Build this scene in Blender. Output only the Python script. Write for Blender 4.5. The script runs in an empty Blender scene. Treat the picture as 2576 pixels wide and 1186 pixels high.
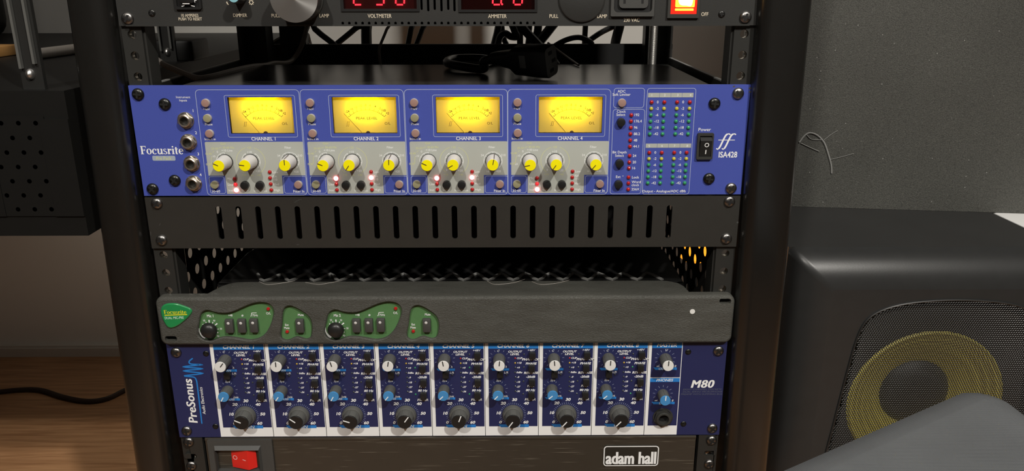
import bpy, bmesh, math, random
from mathutils import Vector, Matrix
from mathutils.geometry import tessellate_polygon
random.seed(7)
PI = math.pi
SC = bpy.context.scene
COL = SC.collection

# ------------------------------------------------------------------ camera, world, lights, exposure
CAM_LOC = (0.0508, -0.6168, 0.6931)
cam_d = bpy.data.cameras.new('camera')
cam_d.sensor_fit = 'HORIZONTAL'; cam_d.sensor_width = 36.0; cam_d.lens = 27.636
cam_d.clip_start = 0.02; cam_d.clip_end = 30
cam = bpy.data.objects.new('camera', cam_d); COL.objects.link(cam)
pitch, yaw = 0.30725, 0.00788
cam.location = CAM_LOC
cam.rotation_euler = (PI / 2 - pitch, 0.00057, -yaw)
SC.camera = cam

SC.view_settings.view_transform = 'Standard'
SC.view_settings.look = 'None'
SC.view_settings.gamma = 1.0
SC.view_settings.use_curve_mapping = False
SC.view_settings.exposure = 0.0

world = bpy.data.worlds.new('world'); SC.world = world
world.use_nodes = True
world.node_tree.nodes['Background'].inputs[0].default_value = (0.05, 0.048, 0.045, 1)
world.node_tree.nodes['Background'].inputs[1].default_value = 0.2

def spot_lamp(name, loc, target, power, angle, blend, size, color):
    l = bpy.data.lights.new(name, 'SPOT'); l.spot_size = math.radians(angle); l.spot_blend = blend; l.shadow_soft_size = size
    l.energy = power; l.color = color
    o = bpy.data.objects.new(name, l); COL.objects.link(o)
    o.location = loc
    o.rotation_euler = (Vector(target) - Vector(loc)).to_track_quat('-Z', 'Y').to_euler()
    return o
spot_lamp('ceiling_spot', (1.05, -1.75, 2.36), (0.36, 0.15, 0.45), 190, 46, 0.5, 0.05, (1.0, 0.955, 0.88))
spot_lamp('ceiling_spot', (-0.62, -2.05, 2.36), (-0.08, 0.0, 0.26), 125, 37, 0.3, 0.05, (1.0, 0.95, 0.87))
def area_fill(name, loc, sx, sy, power, color):
    l = bpy.data.lights.new(name, 'AREA'); l.shape = 'RECTANGLE'; l.size = sx; l.size_y = sy; l.energy = power; l.color = color
    o = bpy.data.objects.new(name, l); COL.objects.link(o); o.location = loc; return o
ul = bpy.data.lights.new('wall_fill', 'POINT'); ul.energy = 0.62; ul.shadow_soft_size = 0.03; ul.color = (1.0, 0.93, 0.82)  # fill light added to lift the dim lower-left wall, no real fitting
ulo = bpy.data.objects.new('wall_fill', ul); COL.objects.link(ulo); ulo.location = (-0.46, 0.58, 0.47)
area_fill('ambient_fill', (0.2, -1.1, 2.44), 1.2, 1.2, 11, (1.0, 0.96, 0.90))  # large fill added overhead for soft ambient light

# ------------------------------------------------------------------ materials
def mat(name, col, rough=0.5, metal=0.0, var=0.12, nscale=60.0, bump=0.0, bscale=200.0, spec=0.5, emit=None, estr=0.0, coat=0.0):
    m = bpy.data.materials.new(name); m.use_nodes = True
    nt = m.node_tree; b = nt.nodes['Principled BSDF']
    b.inputs['Roughness'].default_value = rough
    b.inputs['Metallic'].default_value = metal
    b.inputs['Specular IOR Level'].default_value = spec
    b.inputs['Coat Weight'].default_value = coat
    tc = nt.nodes.new('ShaderNodeTexCoord')
    n = nt.nodes.new('ShaderNodeTexNoise'); n.inputs['Scale'].default_value = nscale; n.inputs['Detail'].default_value = 4
    nt.links.new(tc.outputs['Object'], n.inputs['Vector'])
    mx = nt.nodes.new('ShaderNodeMix'); mx.data_type = 'RGBA'
    mx.inputs['A'].default_value = tuple(c * (1 - var) for c in col) + (1,)
    mx.inputs['B'].default_value = tuple(min(1, c * (1 + var)) for c in col) + (1,)
    nt.links.new(n.outputs['Fac'], mx.inputs['Factor'])
    nt.links.new(mx.outputs['Result'], b.inputs['Base Color'])
    if bump:
        n2 = nt.nodes.new('ShaderNodeTexNoise'); n2.inputs['Scale'].default_value = bscale; n2.inputs['Detail'].default_value = 5
        nt.links.new(tc.outputs['Object'], n2.inputs['Vector'])
        bp = nt.nodes.new('ShaderNodeBump'); bp.inputs['Strength'].default_value = bump; bp.inputs['Distance'].default_value = 0.001
        nt.links.new(n2.outputs['Fac'], bp.inputs['Height'])
        nt.links.new(bp.outputs['Normal'], b.inputs['Normal'])
    if emit:
        b.inputs['Emission Color'].default_value = tuple(emit) + (1,)
        b.inputs['Emission Strength'].default_value = estr
    return m

def nodes_of(m):
    return m.node_tree.nodes, m.node_tree.links, m.node_tree.nodes['Principled BSDF']

M = {}
M['rack_black'] = mat('rack_black', (0.016, 0.016, 0.015), 0.42, bump=0.05, bscale=900)
M['tube_black'] = mat('tube_black', (0.008, 0.0078, 0.007), 0.27, spec=1.0, bump=0.04, bscale=700)
M['rail_black'] = mat('rail_black', (0.022, 0.022, 0.020), 0.45)
M['panel_black'] = mat('panel_black', (0.024, 0.024, 0.0225), 0.5, bump=0.06, bscale=1200)
M['vent_black'] = mat('vent_black', (0.023, 0.022, 0.019), 0.42, spec=0.8, bump=0.05, bscale=1200)
M['bar_black'] = mat('bar_black', (0.024, 0.022, 0.018), 0.36, bump=0.04, bscale=500)
M['chassis_black'] = mat('chassis_black', (0.030, 0.030, 0.028), 0.22, spec=0.9, bump=0.03, bscale=600)
M['pit'] = mat('pit', (0.004, 0.004, 0.004), 0.7)
M['plastic_black'] = mat('plastic_black', (0.014, 0.014, 0.014), 0.38)
M['plastic_mid'] = mat('plastic_mid', (0.035, 0.035, 0.032), 0.45)
M['plastic_grey'] = mat('plastic_grey', (0.055, 0.055, 0.052), 0.5, bump=0.05, bscale=900)
M['knob_grey'] = mat('knob_grey', (0.095, 0.096, 0.090), 0.5, bump=0.08, bscale=1500)
M['screw'] = mat('screw', (0.27, 0.26, 0.25), 0.33, metal=1.0, var=0.3, nscale=400)
M['screw_dark'] = mat('screw_dark', (0.05, 0.05, 0.048), 0.3, metal=0.9, var=0.3, nscale=400)
M['nickel'] = mat('nickel', (0.75, 0.70, 0.62), 0.32, metal=1.0)
M['steel'] = mat('steel', (0.75, 0.74, 0.72), 0.38, metal=1.0)
M['blue'] = mat('blue', (0.058, 0.085, 0.385), 0.45, var=0.05, nscale=900, bump=0.03, bscale=1800)
M['navy'] = mat('navy', (0.019, 0.024, 0.092), 0.42, var=0.08, nscale=900)
M['grey_print'] = mat('grey_print', (0.43, 0.45, 0.41), 0.5, var=0.03)
M['white_print'] = mat('white_print', (0.88, 0.89, 0.89), 0.55, var=0.02)
M['line_print'] = mat('line_print', (0.42, 0.48, 0.66), 0.55, var=0.02)
M['yellow_print'] = mat('yellow_print', (0.62, 0.64, 0.30), 0.55, var=0.02)
M['pill_print'] = mat('pill_print', (0.36, 0.42, 0.50), 0.55, var=0.02)
M['tan_print'] = mat('tan_print', (0.66, 0.58, 0.45), 0.6, var=0.05)
M['strip_blue'] = mat('strip_blue', (0.02, 0.21, 0.62), 0.5, var=0.04)
M['dim_print'] = mat('dim_print', (0.10, 0.11, 0.16), 0.6, var=0.02)
M['black_line'] = mat('black_line', (0.02, 0.02, 0.02), 0.6)
M['dark_line'] = mat('dark_line', (0.05, 0.022, 0.012), 0.6)
M['cap_yellow'] = mat('cap_yellow', (0.97, 0.87, 0.0), 0.4, var=0.02)
M['knob_light'] = mat('knob_light', (0.62, 0.61, 0.60), 0.38, var=0.03)
M['cap_white'] = mat('cap_white', (0.78, 0.78, 0.76), 0.4, var=0.03)
M['cap_blue'] = mat('cap_blue', (0.06, 0.26, 0.56), 0.4, var=0.03)
M['cap_cyan'] = mat('cap_cyan', (0.25, 0.52, 0.60), 0.4, var=0.03)
M['btn_pink'] = mat('btn_pink', (0.34, 0.21, 0.18), 0.4, var=0.06)
M['btn_olive'] = mat('btn_olive', (0.30, 0.28, 0.17), 0.4, var=0.06)
M['btn_rim'] = mat('btn_rim', (0.50, 0.46, 0.38), 0.4, var=0.06)
M['btn_black'] = mat('btn_black', (0.013, 0.013, 0.013), 0.35)
M['led_red'] = mat('led_red', (0.42, 0.012, 0.014), 0.18, coat=0.6)
M['led_glow'] = mat('led_glow', (0.5, 0.03, 0.04), 0.25, emit=(1.0, 0.02, 0.03), estr=0.55)
M['led_yellow'] = mat('led_yellow', (0.55, 0.50, 0.06), 0.2, coat=0.6)
M['led_green'] = mat('led_green', (0.03, 0.30, 0.12), 0.2, coat=0.6)
M['led_lit'] = mat('led_lit', (0.8, 0.3, 0.3), 0.3, emit=(1.0, 0.16, 0.18), estr=7.0)
M['led_clear'] = mat('led_clear', (0.05, 0.06, 0.06), 0.2, coat=0.5)
M['led_amber'] = mat('led_amber', (0.55, 0.36, 0.04), 0.25)
M['digit'] = mat('digit', (0.5, 0.02, 0.03), 0.3, emit=(1.0, 0.055, 0.09), estr=5.0)
M['glass_dark'] = mat('glass_dark', (0.03, 0.012, 0.012), 0.08)
M['rocker_red'] = mat('rocker_red', (0.72, 0.022, 0.016), 0.3, var=0.05, nscale=150, coat=0.3)
M['rocker_rim'] = mat('rocker_rim', (0.8, 0.02, 0.01), 0.3, emit=(1.0, 0.015, 0.006), estr=0.9)
M['rocker_lit'] = mat('rocker_lit', (0.9, 0.4, 0.05), 0.3, emit=(1.0, 0.42, 0.03), estr=2.6)
M['rocker_core'] = mat('rocker_core', (0.9, 0.8, 0.3), 0.3, emit=(1.0, 0.85, 0.35), estr=4.0)
M['pink_print'] = mat('pink_print', (0.85, 0.5, 0.5), 0.5)
M['green_plate'] = mat('green_plate', (0.085, 0.20, 0.075), 0.45, var=0.08, nscale=250, bump=0.04, bscale=1500)
M['badge_green'] = mat('badge_green', (0.018, 0.25, 0.075), 0.22, var=0.15, nscale=60, coat=0.5)
M['badge_yellow'] = mat('badge_yellow', (0.80, 0.74, 0.03), 0.4)
M['badge_mint'] = mat('badge_mint', (0.62, 0.85, 0.70), 0.4)
M['cable_black'] = mat('cable_black', (0.008, 0.008, 0.008), 0.4)
M['cable_grey'] = mat('cable_grey', (0.34, 0.31, 0.28), 0.5)
M['cable_brown'] = mat('cable_brown', (0.03, 0.016, 0.01), 0.5)
M['wall'] = mat('wall', (0.78, 0.76, 0.71), 0.8, var=0.03, nscale=3, bump=0.1, bscale=150)
M['base'] = mat('base', (0.62, 0.58, 0.52), 0.5, var=0.03)
M['ceil'] = mat('ceil', (0.70, 0.69, 0.67), 0.9, var=0.02, nscale=3)
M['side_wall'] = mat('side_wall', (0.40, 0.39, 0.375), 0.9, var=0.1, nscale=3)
M['spk_black'] = mat('spk_black', (0.026, 0.027, 0.027), 0.36, bump=0.03, bscale=400)
M['spk_top'] = mat('spk_top', (0.026, 0.026, 0.026), 0.33, var=0.25, nscale=9, bump=0.02, bscale=200)
M['grille'] = mat('grille', (0.022, 0.022, 0.0215), 0.34)
M['cone_yellow'] = mat('cone_yellow', (0.60, 0.50, 0.07), 0.5, var=0.06, nscale=30)
M['cone_dark'] = mat('cone_dark', (0.02, 0.02, 0.02), 0.5)
M['lamp_orange'] = mat('lamp_orange', (0.9, 0.35, 0.03), 0.5, emit=(1.0, 0.34, 0.02), estr=1.25)
M['carton'] = mat('carton', (0.30, 0.15, 0.04), 0.7)

# leathery moulded fascia
def fascia_mat():
    m = mat('fascia', (0.066, 0.066, 0.057), 0.5, var=0.35, nscale=14)
    N, L, B = nodes_of(m)
    tc = N.new('ShaderNodeTexCoord')
    mp = N.new('ShaderNodeMapping'); mp.inputs['Scale'].default_value = (0.65, 1, 1.15)
    L.new(tc.outputs['Object'], mp.inputs['Vector'])
    n = N.new('ShaderNodeTexNoise'); n.inputs['Scale'].default_value = 820; n.inputs['Detail'].default_value = 4; n.inputs['Roughness'].default_value = 0.7
    n.inputs['Distortion'].default_value = 0.6
    n2 = N.new('ShaderNodeTexNoise'); n2.inputs['Scale'].default_value = 32; n2.inputs['Detail'].default_value = 2
    L.new(mp.outputs[0], n.inputs['Vector']); L.new(mp.outputs[0], n2.inputs['Vector'])
    b1 = N.new('ShaderNodeBump'); b1.inputs['Strength'].default_value = 0.7; b1.inputs['Distance'].default_value = 0.0012
    b2 = N.new('ShaderNodeBump'); b2.inputs['Strength'].default_value = 0.6; b2.inputs['Distance'].default_value = 0.005
    L.new(n2.outputs['Fac'], b2.inputs['Height']); L.new(n.outputs['Fac'], b1.inputs['Height'])
    L.new(b2.outputs['Normal'], b1.inputs['Normal']); L.new(b1.outputs['Normal'], B.inputs['Normal'])
    return m
M['fascia'] = fascia_mat()

# dark grey board with pale specks of dust
def board_mat():
    m = mat('board', (0.058, 0.058, 0.051), 0.62, var=0.22, nscale=9)
    N, L, B = nodes_of(m)
    base = B.inputs['Base Color'].links[0].from_socket
    tc = N.new('ShaderNodeTexCoord')
    v = N.new('ShaderNodeTexVoronoi'); v.inputs['Scale'].default_value = 125
    L.new(tc.outputs['Object'], v.inputs['Vector'])
    r = N.new('ShaderNodeValToRGB'); r.color_ramp.elements[0].position = 0.05; r.color_ramp.elements[0].color = (1, 1, 1, 1)
    r.color_ramp.elements[1].position = 0.09; r.color_ramp.elements[1].color = (0, 0, 0, 1)
    L.new(v.outputs['Distance'], r.inputs['Fac'])
    sp = N.new('ShaderNodeSeparateColor'); L.new(v.outputs['Color'], sp.inputs[0])
    g = N.new('ShaderNodeMath'); g.operation = 'GREATER_THAN'; g.inputs[1].default_value = 0.74; L.new(sp.outputs[0], g.inputs[0])
    mu = N.new('ShaderNodeMath'); mu.operation = 'MULTIPLY'; L.new(r.outputs['Color'], mu.inputs[0]); L.new(g.outputs[0], mu.inputs[1])
    n = N.new('ShaderNodeTexNoise'); n.inputs['Scale'].default_value = 760; n.inputs['Detail'].default_value = 5; L.new(tc.outputs['Object'], n.inputs['Vector'])
    r2 = N.new('ShaderNodeValToRGB'); r2.color_ramp.elements[0].position = 0.35; r2.color_ramp.elements[0].color = (0.7, 0.7, 0.7, 1)
    r2.color_ramp.elements[1].position = 0.75; r2.color_ramp.elements[1].color = (1.7, 1.7, 1.7, 1); L.new(n.outputs['Fac'], r2.inputs['Fac'])
    mm = N.new('ShaderNodeMix'); mm.data_type = 'RGBA'; mm.blend_type = 'MULTIPLY'; mm.inputs['Factor'].default_value = 1
    L.new(base, mm.inputs['A']); L.new(r2.outputs['Color'], mm.inputs['B'])
    mx = N.new('ShaderNodeMix'); mx.data_type = 'RGBA'; mx.inputs['B'].default_value = (0.42, 0.42, 0.40, 1)
    L.new(mu.outputs[0], mx.inputs['Factor']); L.new(mm.outputs['Result'], mx.inputs['A']); L.new(mx.outputs['Result'], B.inputs['Base Color'])
    bp = N.new('ShaderNodeBump'); bp.inputs['Strength'].default_value = 0.4; bp.inputs['Distance'].default_value = 0.0015
    L.new(n.outputs['Fac'], bp.inputs['Height']); L.new(bp.outputs['Normal'], B.inputs['Normal'])
    return m
M['lint_grey'] = mat('lint_grey', (0.26, 0.26, 0.25), 0.9); M['table_white'] = mat('table_white', (0.86, 0.86, 0.85), 0.5, var=0.02); M['rib_grey'] = mat('rib_grey', (0.30, 0.30, 0.29), 0.6); M['cabinet_black'] = mat('cabinet_black', (0.006, 0.006, 0.0055), 0.5, spec=0.3)
M['board'] = board_mat(); M['display'] = mat('display', (0.075, 0.055, 0.053), 0.3)

def floor_mat():
    m = mat('floor_wood', (0.30, 0.155, 0.07), 0.42, var=0.1)
    N, L, B = nodes_of(m)
    tc = N.new('ShaderNodeTexCoord'); mp = N.new('ShaderNodeMapping'); mp.inputs['Scale'].default_value = (2.5, 40, 1)
    L.new(tc.outputs['Object'], mp.inputs['Vector'])
    n = N.new('ShaderNodeTexNoise'); n.inputs['Scale'].default_value = 3; n.inputs['Detail'].default_value = 6; n.inputs['Distortion'].default_value = 0.8
    L.new(mp.outputs[0], n.inputs['Vector'])
    r = N.new('ShaderNodeValToRGB'); r.color_ramp.elements[0].position = 0.3; r.color_ramp.elements[0].color = (0.29, 0.14, 0.06, 1)
    r.color_ramp.elements[1].position = 0.7; r.color_ramp.elements[1].color = (0.50, 0.27, 0.13, 1)
    L.new(n.outputs['Fac'], r.inputs['Fac']); L.new(r.outputs['Color'], B.inputs['Base Color'])
    return m
M['floor'] = floor_mat()

def cloth_mat():
    m = mat('seat_cloth', (0.115, 0.122, 0.128), 0.8, var=0.18, nscale=22)
    N, L, B = nodes_of(m)
    tc = N.new('ShaderNodeTexCoord'); 
    w1 = N.new('ShaderNodeTexWave'); w1.bands_direction = 'X'; w1.inputs['Scale'].default_value = 330; w1.inputs['Distortion'].default_value = 0.6
    w2 = N.new('ShaderNodeTexWave'); w2.bands_direction = 'Y'; w2.inputs['Scale'].default_value = 420; w2.inputs['Distortion'].default_value = 0.6
    L.new(tc.outputs['Object'], w1.inputs['Vector']); L.new(tc.outputs['Object'], w2.inputs['Vector'])
    mu = N.new('ShaderNodeMath'); mu.operation = 'MULTIPLY'; L.new(w1.outputs['Fac'], mu.inputs[0]); L.new(w2.outputs['Fac'], mu.inputs[1])
    bp = N.new('ShaderNodeBump'); bp.inputs['Strength'].default_value = 0.6; bp.inputs['Distance'].default_value = 0.0006
    L.new(mu.outputs[0], bp.inputs['Height']); L.new(bp.outputs['Normal'], B.inputs['Normal'])
    return m
M['cloth'] = cloth_mat()

def spun_mat():
    m = mat('spun_metal', (0.30, 0.295, 0.285), 0.42, metal=0.7, var=0.05)
    B = nodes_of(m)[2]; B.inputs['Anisotropic'].default_value = 0.85
    N, L, B = nodes_of(m)
    t = N.new('ShaderNodeTangent'); t.direction_type = 'RADIAL'; t.axis = 'Y'
    L.new(t.outputs[0], B.inputs['Tangent'])
    return m
M['spun'] = spun_mat()

def scuffed_mat():
    m = mat('scuffed_bar', (0.037, 0.031, 0.023), 0.40, spec=0.8)
    N, L, B = nodes_of(m)
    base = B.inputs['Base Color'].links[0].from_socket
    tc = N.new('ShaderNodeTexCoord'); mp = N.new('ShaderNodeMapping'); mp.inputs['Scale'].default_value = (14, 1, 620)
    L.new(tc.outputs['Object'], mp.inputs['Vector'])
    n = N.new('ShaderNodeTexNoise'); n.inputs['Scale'].default_value = 1.6; n.inputs['Detail'].default_value = 3; L.new(mp.outputs[0], n.inputs['Vector'])
    r = N.new('ShaderNodeValToRGB'); r.color_ramp.elements[0].position = 0.62; r.color_ramp.elements[0].color = (0, 0, 0, 1)
    r.color_ramp.elements[1].position = 0.78; r.color_ramp.elements[1].color = (1, 1, 1, 1); L.new(n.outputs['Fac'], r.inputs['Fac'])
    mx = N.new('ShaderNodeMix'); mx.data_type = 'RGBA'; mx.inputs['B'].default_value = (0.26, 0.23, 0.18, 1)
    L.new(r.outputs['Color'], mx.inputs['Factor']); L.new(base, mx.inputs['A']); L.new(mx.outputs['Result'], B.inputs['Base Color'])
    return m
M['scuffed'] = scuffed_mat()

# backlit paper of the level meters and their clear panes
def paper_mat():
    m = bpy.data.materials.new('meter_paper'); m.use_nodes = True
    N, L = m.node_tree.nodes, m.node_tree.links; N.clear()
    out = N.new('ShaderNodeOutputMaterial'); ad = N.new('ShaderNodeMixShader'); ad.inputs[0].default_value = 0.5
    d = N.new('ShaderNodeBsdfDiffuse'); d.inputs[0].default_value = (0.80, 0.68, 0.27, 1)
    t = N.new('ShaderNodeBsdfTranslucent'); t.inputs[0].default_value = (0.85, 0.80, 0.04, 1)
    L.new(d.outputs[0], ad.inputs[1]); L.new(t.outputs[0], ad.inputs[2]); L.new(ad.outputs[0], out.inputs[0])
    return m
M['paper'] = paper_mat(); M['housing_cream'] = mat('housing_cream', (0.42, 0.36, 0.20), 0.6)
def pane_mat(name, tint, amount):
    m = bpy.data.materials.new(name); m.use_nodes = True
    N, L = m.node_tree.nodes, m.node_tree.links; N.clear()
    out = N.new('ShaderNodeOutputMaterial'); mx = N.new('ShaderNodeMixShader'); mx.inputs[0].default_value = amount
    t = N.new('ShaderNodeBsdfTransparent'); t.inputs[0].default_value = tint + (1,)
    g = N.new('ShaderNodeBsdfGlossy'); g.inputs['Roughness'].default_value = 0.06
    L.new(t.outputs[0], mx.inputs[1]); L.new(g.outputs[0], mx.inputs[2]); L.new(mx.outputs[0], out.inputs[0])
    return m
M['pane'] = pane_mat('clear_pane', (0.98, 0.97, 0.93), 0.04)
M['pane_smoke'] = pane_mat('smoked_pane', (0.75, 0.5, 0.5), 0.05)

# ------------------------------------------------------------------ mesh builder
class MB:
    def __init__(s): s.v = []; s.f = []; s.m = []; s.s = []
    def add(s, vs, fs, m=0, smooth=False):
        o = len(s.v); s.v += [tuple(p) for p in vs]
        for f in fs: s.f.append(tuple(i + o for i in f)); s.m.append(m); s.s.append(smooth)
        return s
    def box(s, x0, x1, y0, y1, z0, z1, m=0):
        vs = [(x0, y0, z0), (x1, y0, z0), (x1, y1, z0), (x0, y1, z0), (x0, y0, z1), (x1, y0, z1), (x1, y1, z1), (x0, y1, z1)]
        return s.add(vs, [(0, 3, 2, 1), (4, 5, 6, 7), (0, 1, 5, 4), (1, 2, 6, 5), (2, 3, 7, 6), (3, 0, 4, 7)], m)
    def bbox(s, x0, x1, y0, y1, z0, z1, r, m=0, seg=2):
        bm = bmesh.new(); bmesh.ops.create_cube(bm, size=1)
        for v in bm.verts: v.co = Vector((x0 + (v.co.x + .5) * (x1 - x0), y0 + (v.co.y + .5) * (y1 - y0), z0 + (v.co.z + .5) * (z1 - z0)))
        bmesh.ops.bevel(bm, geom=list(bm.edges), offset=r, segments=seg, profile=0.5, affect='EDGES')
        bm.verts.index_update()
        s.add([v.co[:] for v in bm.verts], [[v.index for v in f.verts] for f in bm.faces], m, True); bm.free(); return s
    def lathe(s, prof, seg=24, c=(0, 0), m=0, smooth=True, cap=True, flutes=0, fd=0.0, ph=0.0):
        vs = []; fs = []; n = len(prof)
        for r, w in prof:
            for i in range(seg):
                a = 2 * PI * i / seg + ph
                rr = r * (1 - (fd if flutes and (i % 2) else 0)) if flutes else r
                vs.append((c[0] + rr * math.cos(a), c[1] + rr * math.sin(a), w))
        for k in range(n - 1):
            for i in range(seg):
                j = (i + 1) % seg
                fs.append((k * seg + i, k * seg + j, (k + 1) * seg + j, (k + 1) * seg + i))
        s.add(vs, fs, m, smooth)
        if cap: s.add(vs[-seg:], [tuple(range(seg))], m, False)
        return s
    def prism(s, outer, w0, w1, holes=(), m=0, mh=None, back=True, smooth=False):
        loops = [list(outer)] + [list(h) for h in holes]
        pts = [p for l in loops for p in l]
        tris = tessellate_polygon([[Vector((p[0], p[1], 0)) for p in l] for l in loops])
        fx = []
        for t in tris:
            a, b, c = (pts[i] for i in t)
            fx.append(t if (b[0] - a[0]) * (c[1] - a[1]) - (b[1] - a[1]) * (c[0] - a[0]) > 0 else (t[0], t[2], t[1]))
        s.add([(p[0], p[1], w1) for p in pts], fx, m)
        if back: s.add([(p[0], p[1], w0) for p in pts], [tuple(reversed(t)) for t in fx], m)
        for k, l in enumerate(loops):
            n = len(l)
            ar = sum(l[i][0] * l[(i + 1) % n][1] - l[(i + 1) % n][0] * l[i][1] for i in range(n))
            vs = [(p[0], p[1], w0) for p in l] + [(p[0], p[1], w1) for p in l]
            out = (ar > 0) == (k == 0)
            fs = [((i, (i + 1) % n, n + (i + 1) % n, n + i) if out else (n + i, n + (i + 1) % n, (i + 1) % n, i)) for i in range(n)]
            s.add(vs, fs, m if (k == 0 or mh is None) else mh, smooth)
        return s
    def flat(s, poly, w, m=0, holes=()):
        loops = [list(poly)] + [list(h) for h in holes]
        pts = [p for l in loops for p in l]
        for t in tessellate_polygon([[Vector((p[0], p[1], 0)) for p in l] for l in loops]):
            a, b, c = (pts[i] for i in t)
            if (b[0] - a[0]) * (c[1] - a[1]) - (b[1] - a[1]) * (c[0] - a[0]) < 0: a, c = c, a
            s.add([(p[0], p[1], w) for p in (a, b, c)], [(0, 1, 2)], m)
        return s
    def stroke(s, pts, wd, w, m=0, closed=False):
        n = len(pts); L = []; R = []
        for i, p in enumerate(pts):
            a = pts[i - 1] if (i or closed) else p
            b = pts[(i + 1) % n] if (i < n - 1 or closed) else p
            d1 = Vector((p[0] - a[0], p[1] - a[1])); d2 = Vector((b[0] - p[0], b[1] - p[1]))
            if d1.length < 1e-9: d1 = d2
            if d2.length < 1e-9: d2 = d1
            d1.normalize(); d2.normalize(); t = d1 + d2
            if t.length < 1e-6: t = d1
            t.normalize(); k = 1 / max(0.5, t.dot(d1))
            wi = wd[i] if isinstance(wd, (list, tuple)) else wd
            nx, ny = -t.y * wi / 2 * k, t.x * wi / 2 * k
            L.append((p[0] + nx, p[1] + ny, w)); R.append((p[0] - nx, p[1] - ny, w))
        for i in range(n if closed else n - 1):
            j = (i + 1) % n
            s.add([(q[0], q[1], w + .006 * (i % 4)) for q in (R[i], R[j], L[j], L[i])], [(0, 1, 2, 3)], m)
        return s
    def tube(s, pts, r, m=0, seg=8, cap=True, res=4):
        P = smooth_path(pts, res) if res > 1 else [Vector(p) for p in pts]
        up = Vector((0, 0, 1)); vs = []; fs = []; prev = None; n = len(P)
        for i, p in enumerate(P):
            t = (P[min(i + 1, n - 1)] - P[max(i - 1, 0)]).normalized()
            if prev is None:
                a = t.cross(up)
                if a.length < 0.05: a = t.cross(Vector((1, 0, 0)))
            else: a = prev - t * prev.dot(t)
            a.normalize(); b = t.cross(a); prev = a
            rr = r[min(len(r) - 1, int(i / max(1, n - 1) * (len(r) - 1) + .5))] if isinstance(r, (list, tuple)) else r
            for k in range(seg):
                an = 2 * PI * k / seg; vs.append(p + (a * math.cos(an) + b * math.sin(an)) * rr)
        for i in range(n - 1):
            for k in range(seg):
                j = (k + 1) % seg
                fs.append((i * seg + k, (i + 1) * seg + k, (i + 1) * seg + j, i * seg + j))
        s.add(vs, fs, m, True)
        if cap:
            s.add(vs[:seg], [tuple(range(seg))], m); s.add(vs[-seg:], [tuple(reversed(range(seg)))], m)
        return s
    def text(s, st, u, v, h, w, m=0, al='C', bold=0.0, sx=1.0, shear=0.0, rot=0.0, sp=1.0, font='s'):
        """Flat lettering: cap height h, baseline centre/left at (u, v)."""
        vs, fs, x0, x1 = glyphs(st, bold, sp) if font == 's' else serif(st)
        k = h; ww = (x1 - x0) * k * sx
        off = {'C': -ww / 2, 'L': 0, 'R': -ww}[al]
        c, sn = math.cos(rot), math.sin(rot); out = []
        for i, (x, y) in enumerate(vs):
            X = (x - x0) * k * sx + off + shear * y * k; Y = y * k
            out.append((u + X * c - Y * sn, v + X * sn + Y * c, w + (.012 * ((i // 4) % 14) if font != 's' else 0)))
        return s.add(out, fs, m)

def smooth_path(pts, res):
    P = [Vector(p) for p in pts]; out = []
    for i in range(len(P) - 1):
        p0 = P[max(i - 1, 0)]; p1 = P[i]; p2 = P[i + 1]; p3 = P[min(i + 2, len(P) - 1)]
        for k in range(res):
            t = k / res
            out.append(0.5 * ((2 * p1) + (p2 - p0) * t + (2 * p0 - 5 * p1 + 4 * p2 - p3) * t * t + (3 * p1 - p0 - 3 * p2 + p3) * t ** 3))
    out.append(P[-1]); return out
def smooth2(pts, res=4, closed=True):
    n = len(pts); out = []
    for i in range(n):
        p0, p1, p2, p3 = (Vector(pts[(i + k) % n]) for k in (-1, 0, 1, 2))
        for k in range(res):
            t = k / res; q = 0.5 * ((2 * p1) + (p2 - p0) * t + (2 * p0 - 5 * p1 + 4 * p2 - p3) * t * t + (3 * p1 - p0 - 3 * p2 + p3) * t ** 3)
            out.append((q[0], q[1]))
    return out

_gc = {}; _fc = bpy.data.curves.new('type', 'FONT'); _fo = bpy.data.objects.new('type', _fc)
def glyphs(st, bold, sp):
    key = (st, bold, sp)
    if key not in _gc:
        _fc.body = st; _fc.offset = bold; _fc.space_character = sp; _fc.resolution_u = 3
        me = bpy.data.meshes.new_from_object(_fo)
        vs = [(v.co.x / .682, v.co.y / .682) for v in me.vertices]
        fs = [tuple(p.vertices) if p.normal.z >= 0 else tuple(reversed(p.vertices)) for p in me.polygons]
        xs = [p[0] for p in vs] or [0]
        _gc[key] = (vs, fs, min(xs), max(xs)); bpy.data.meshes.remove(me)
    return _gc[key]

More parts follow.
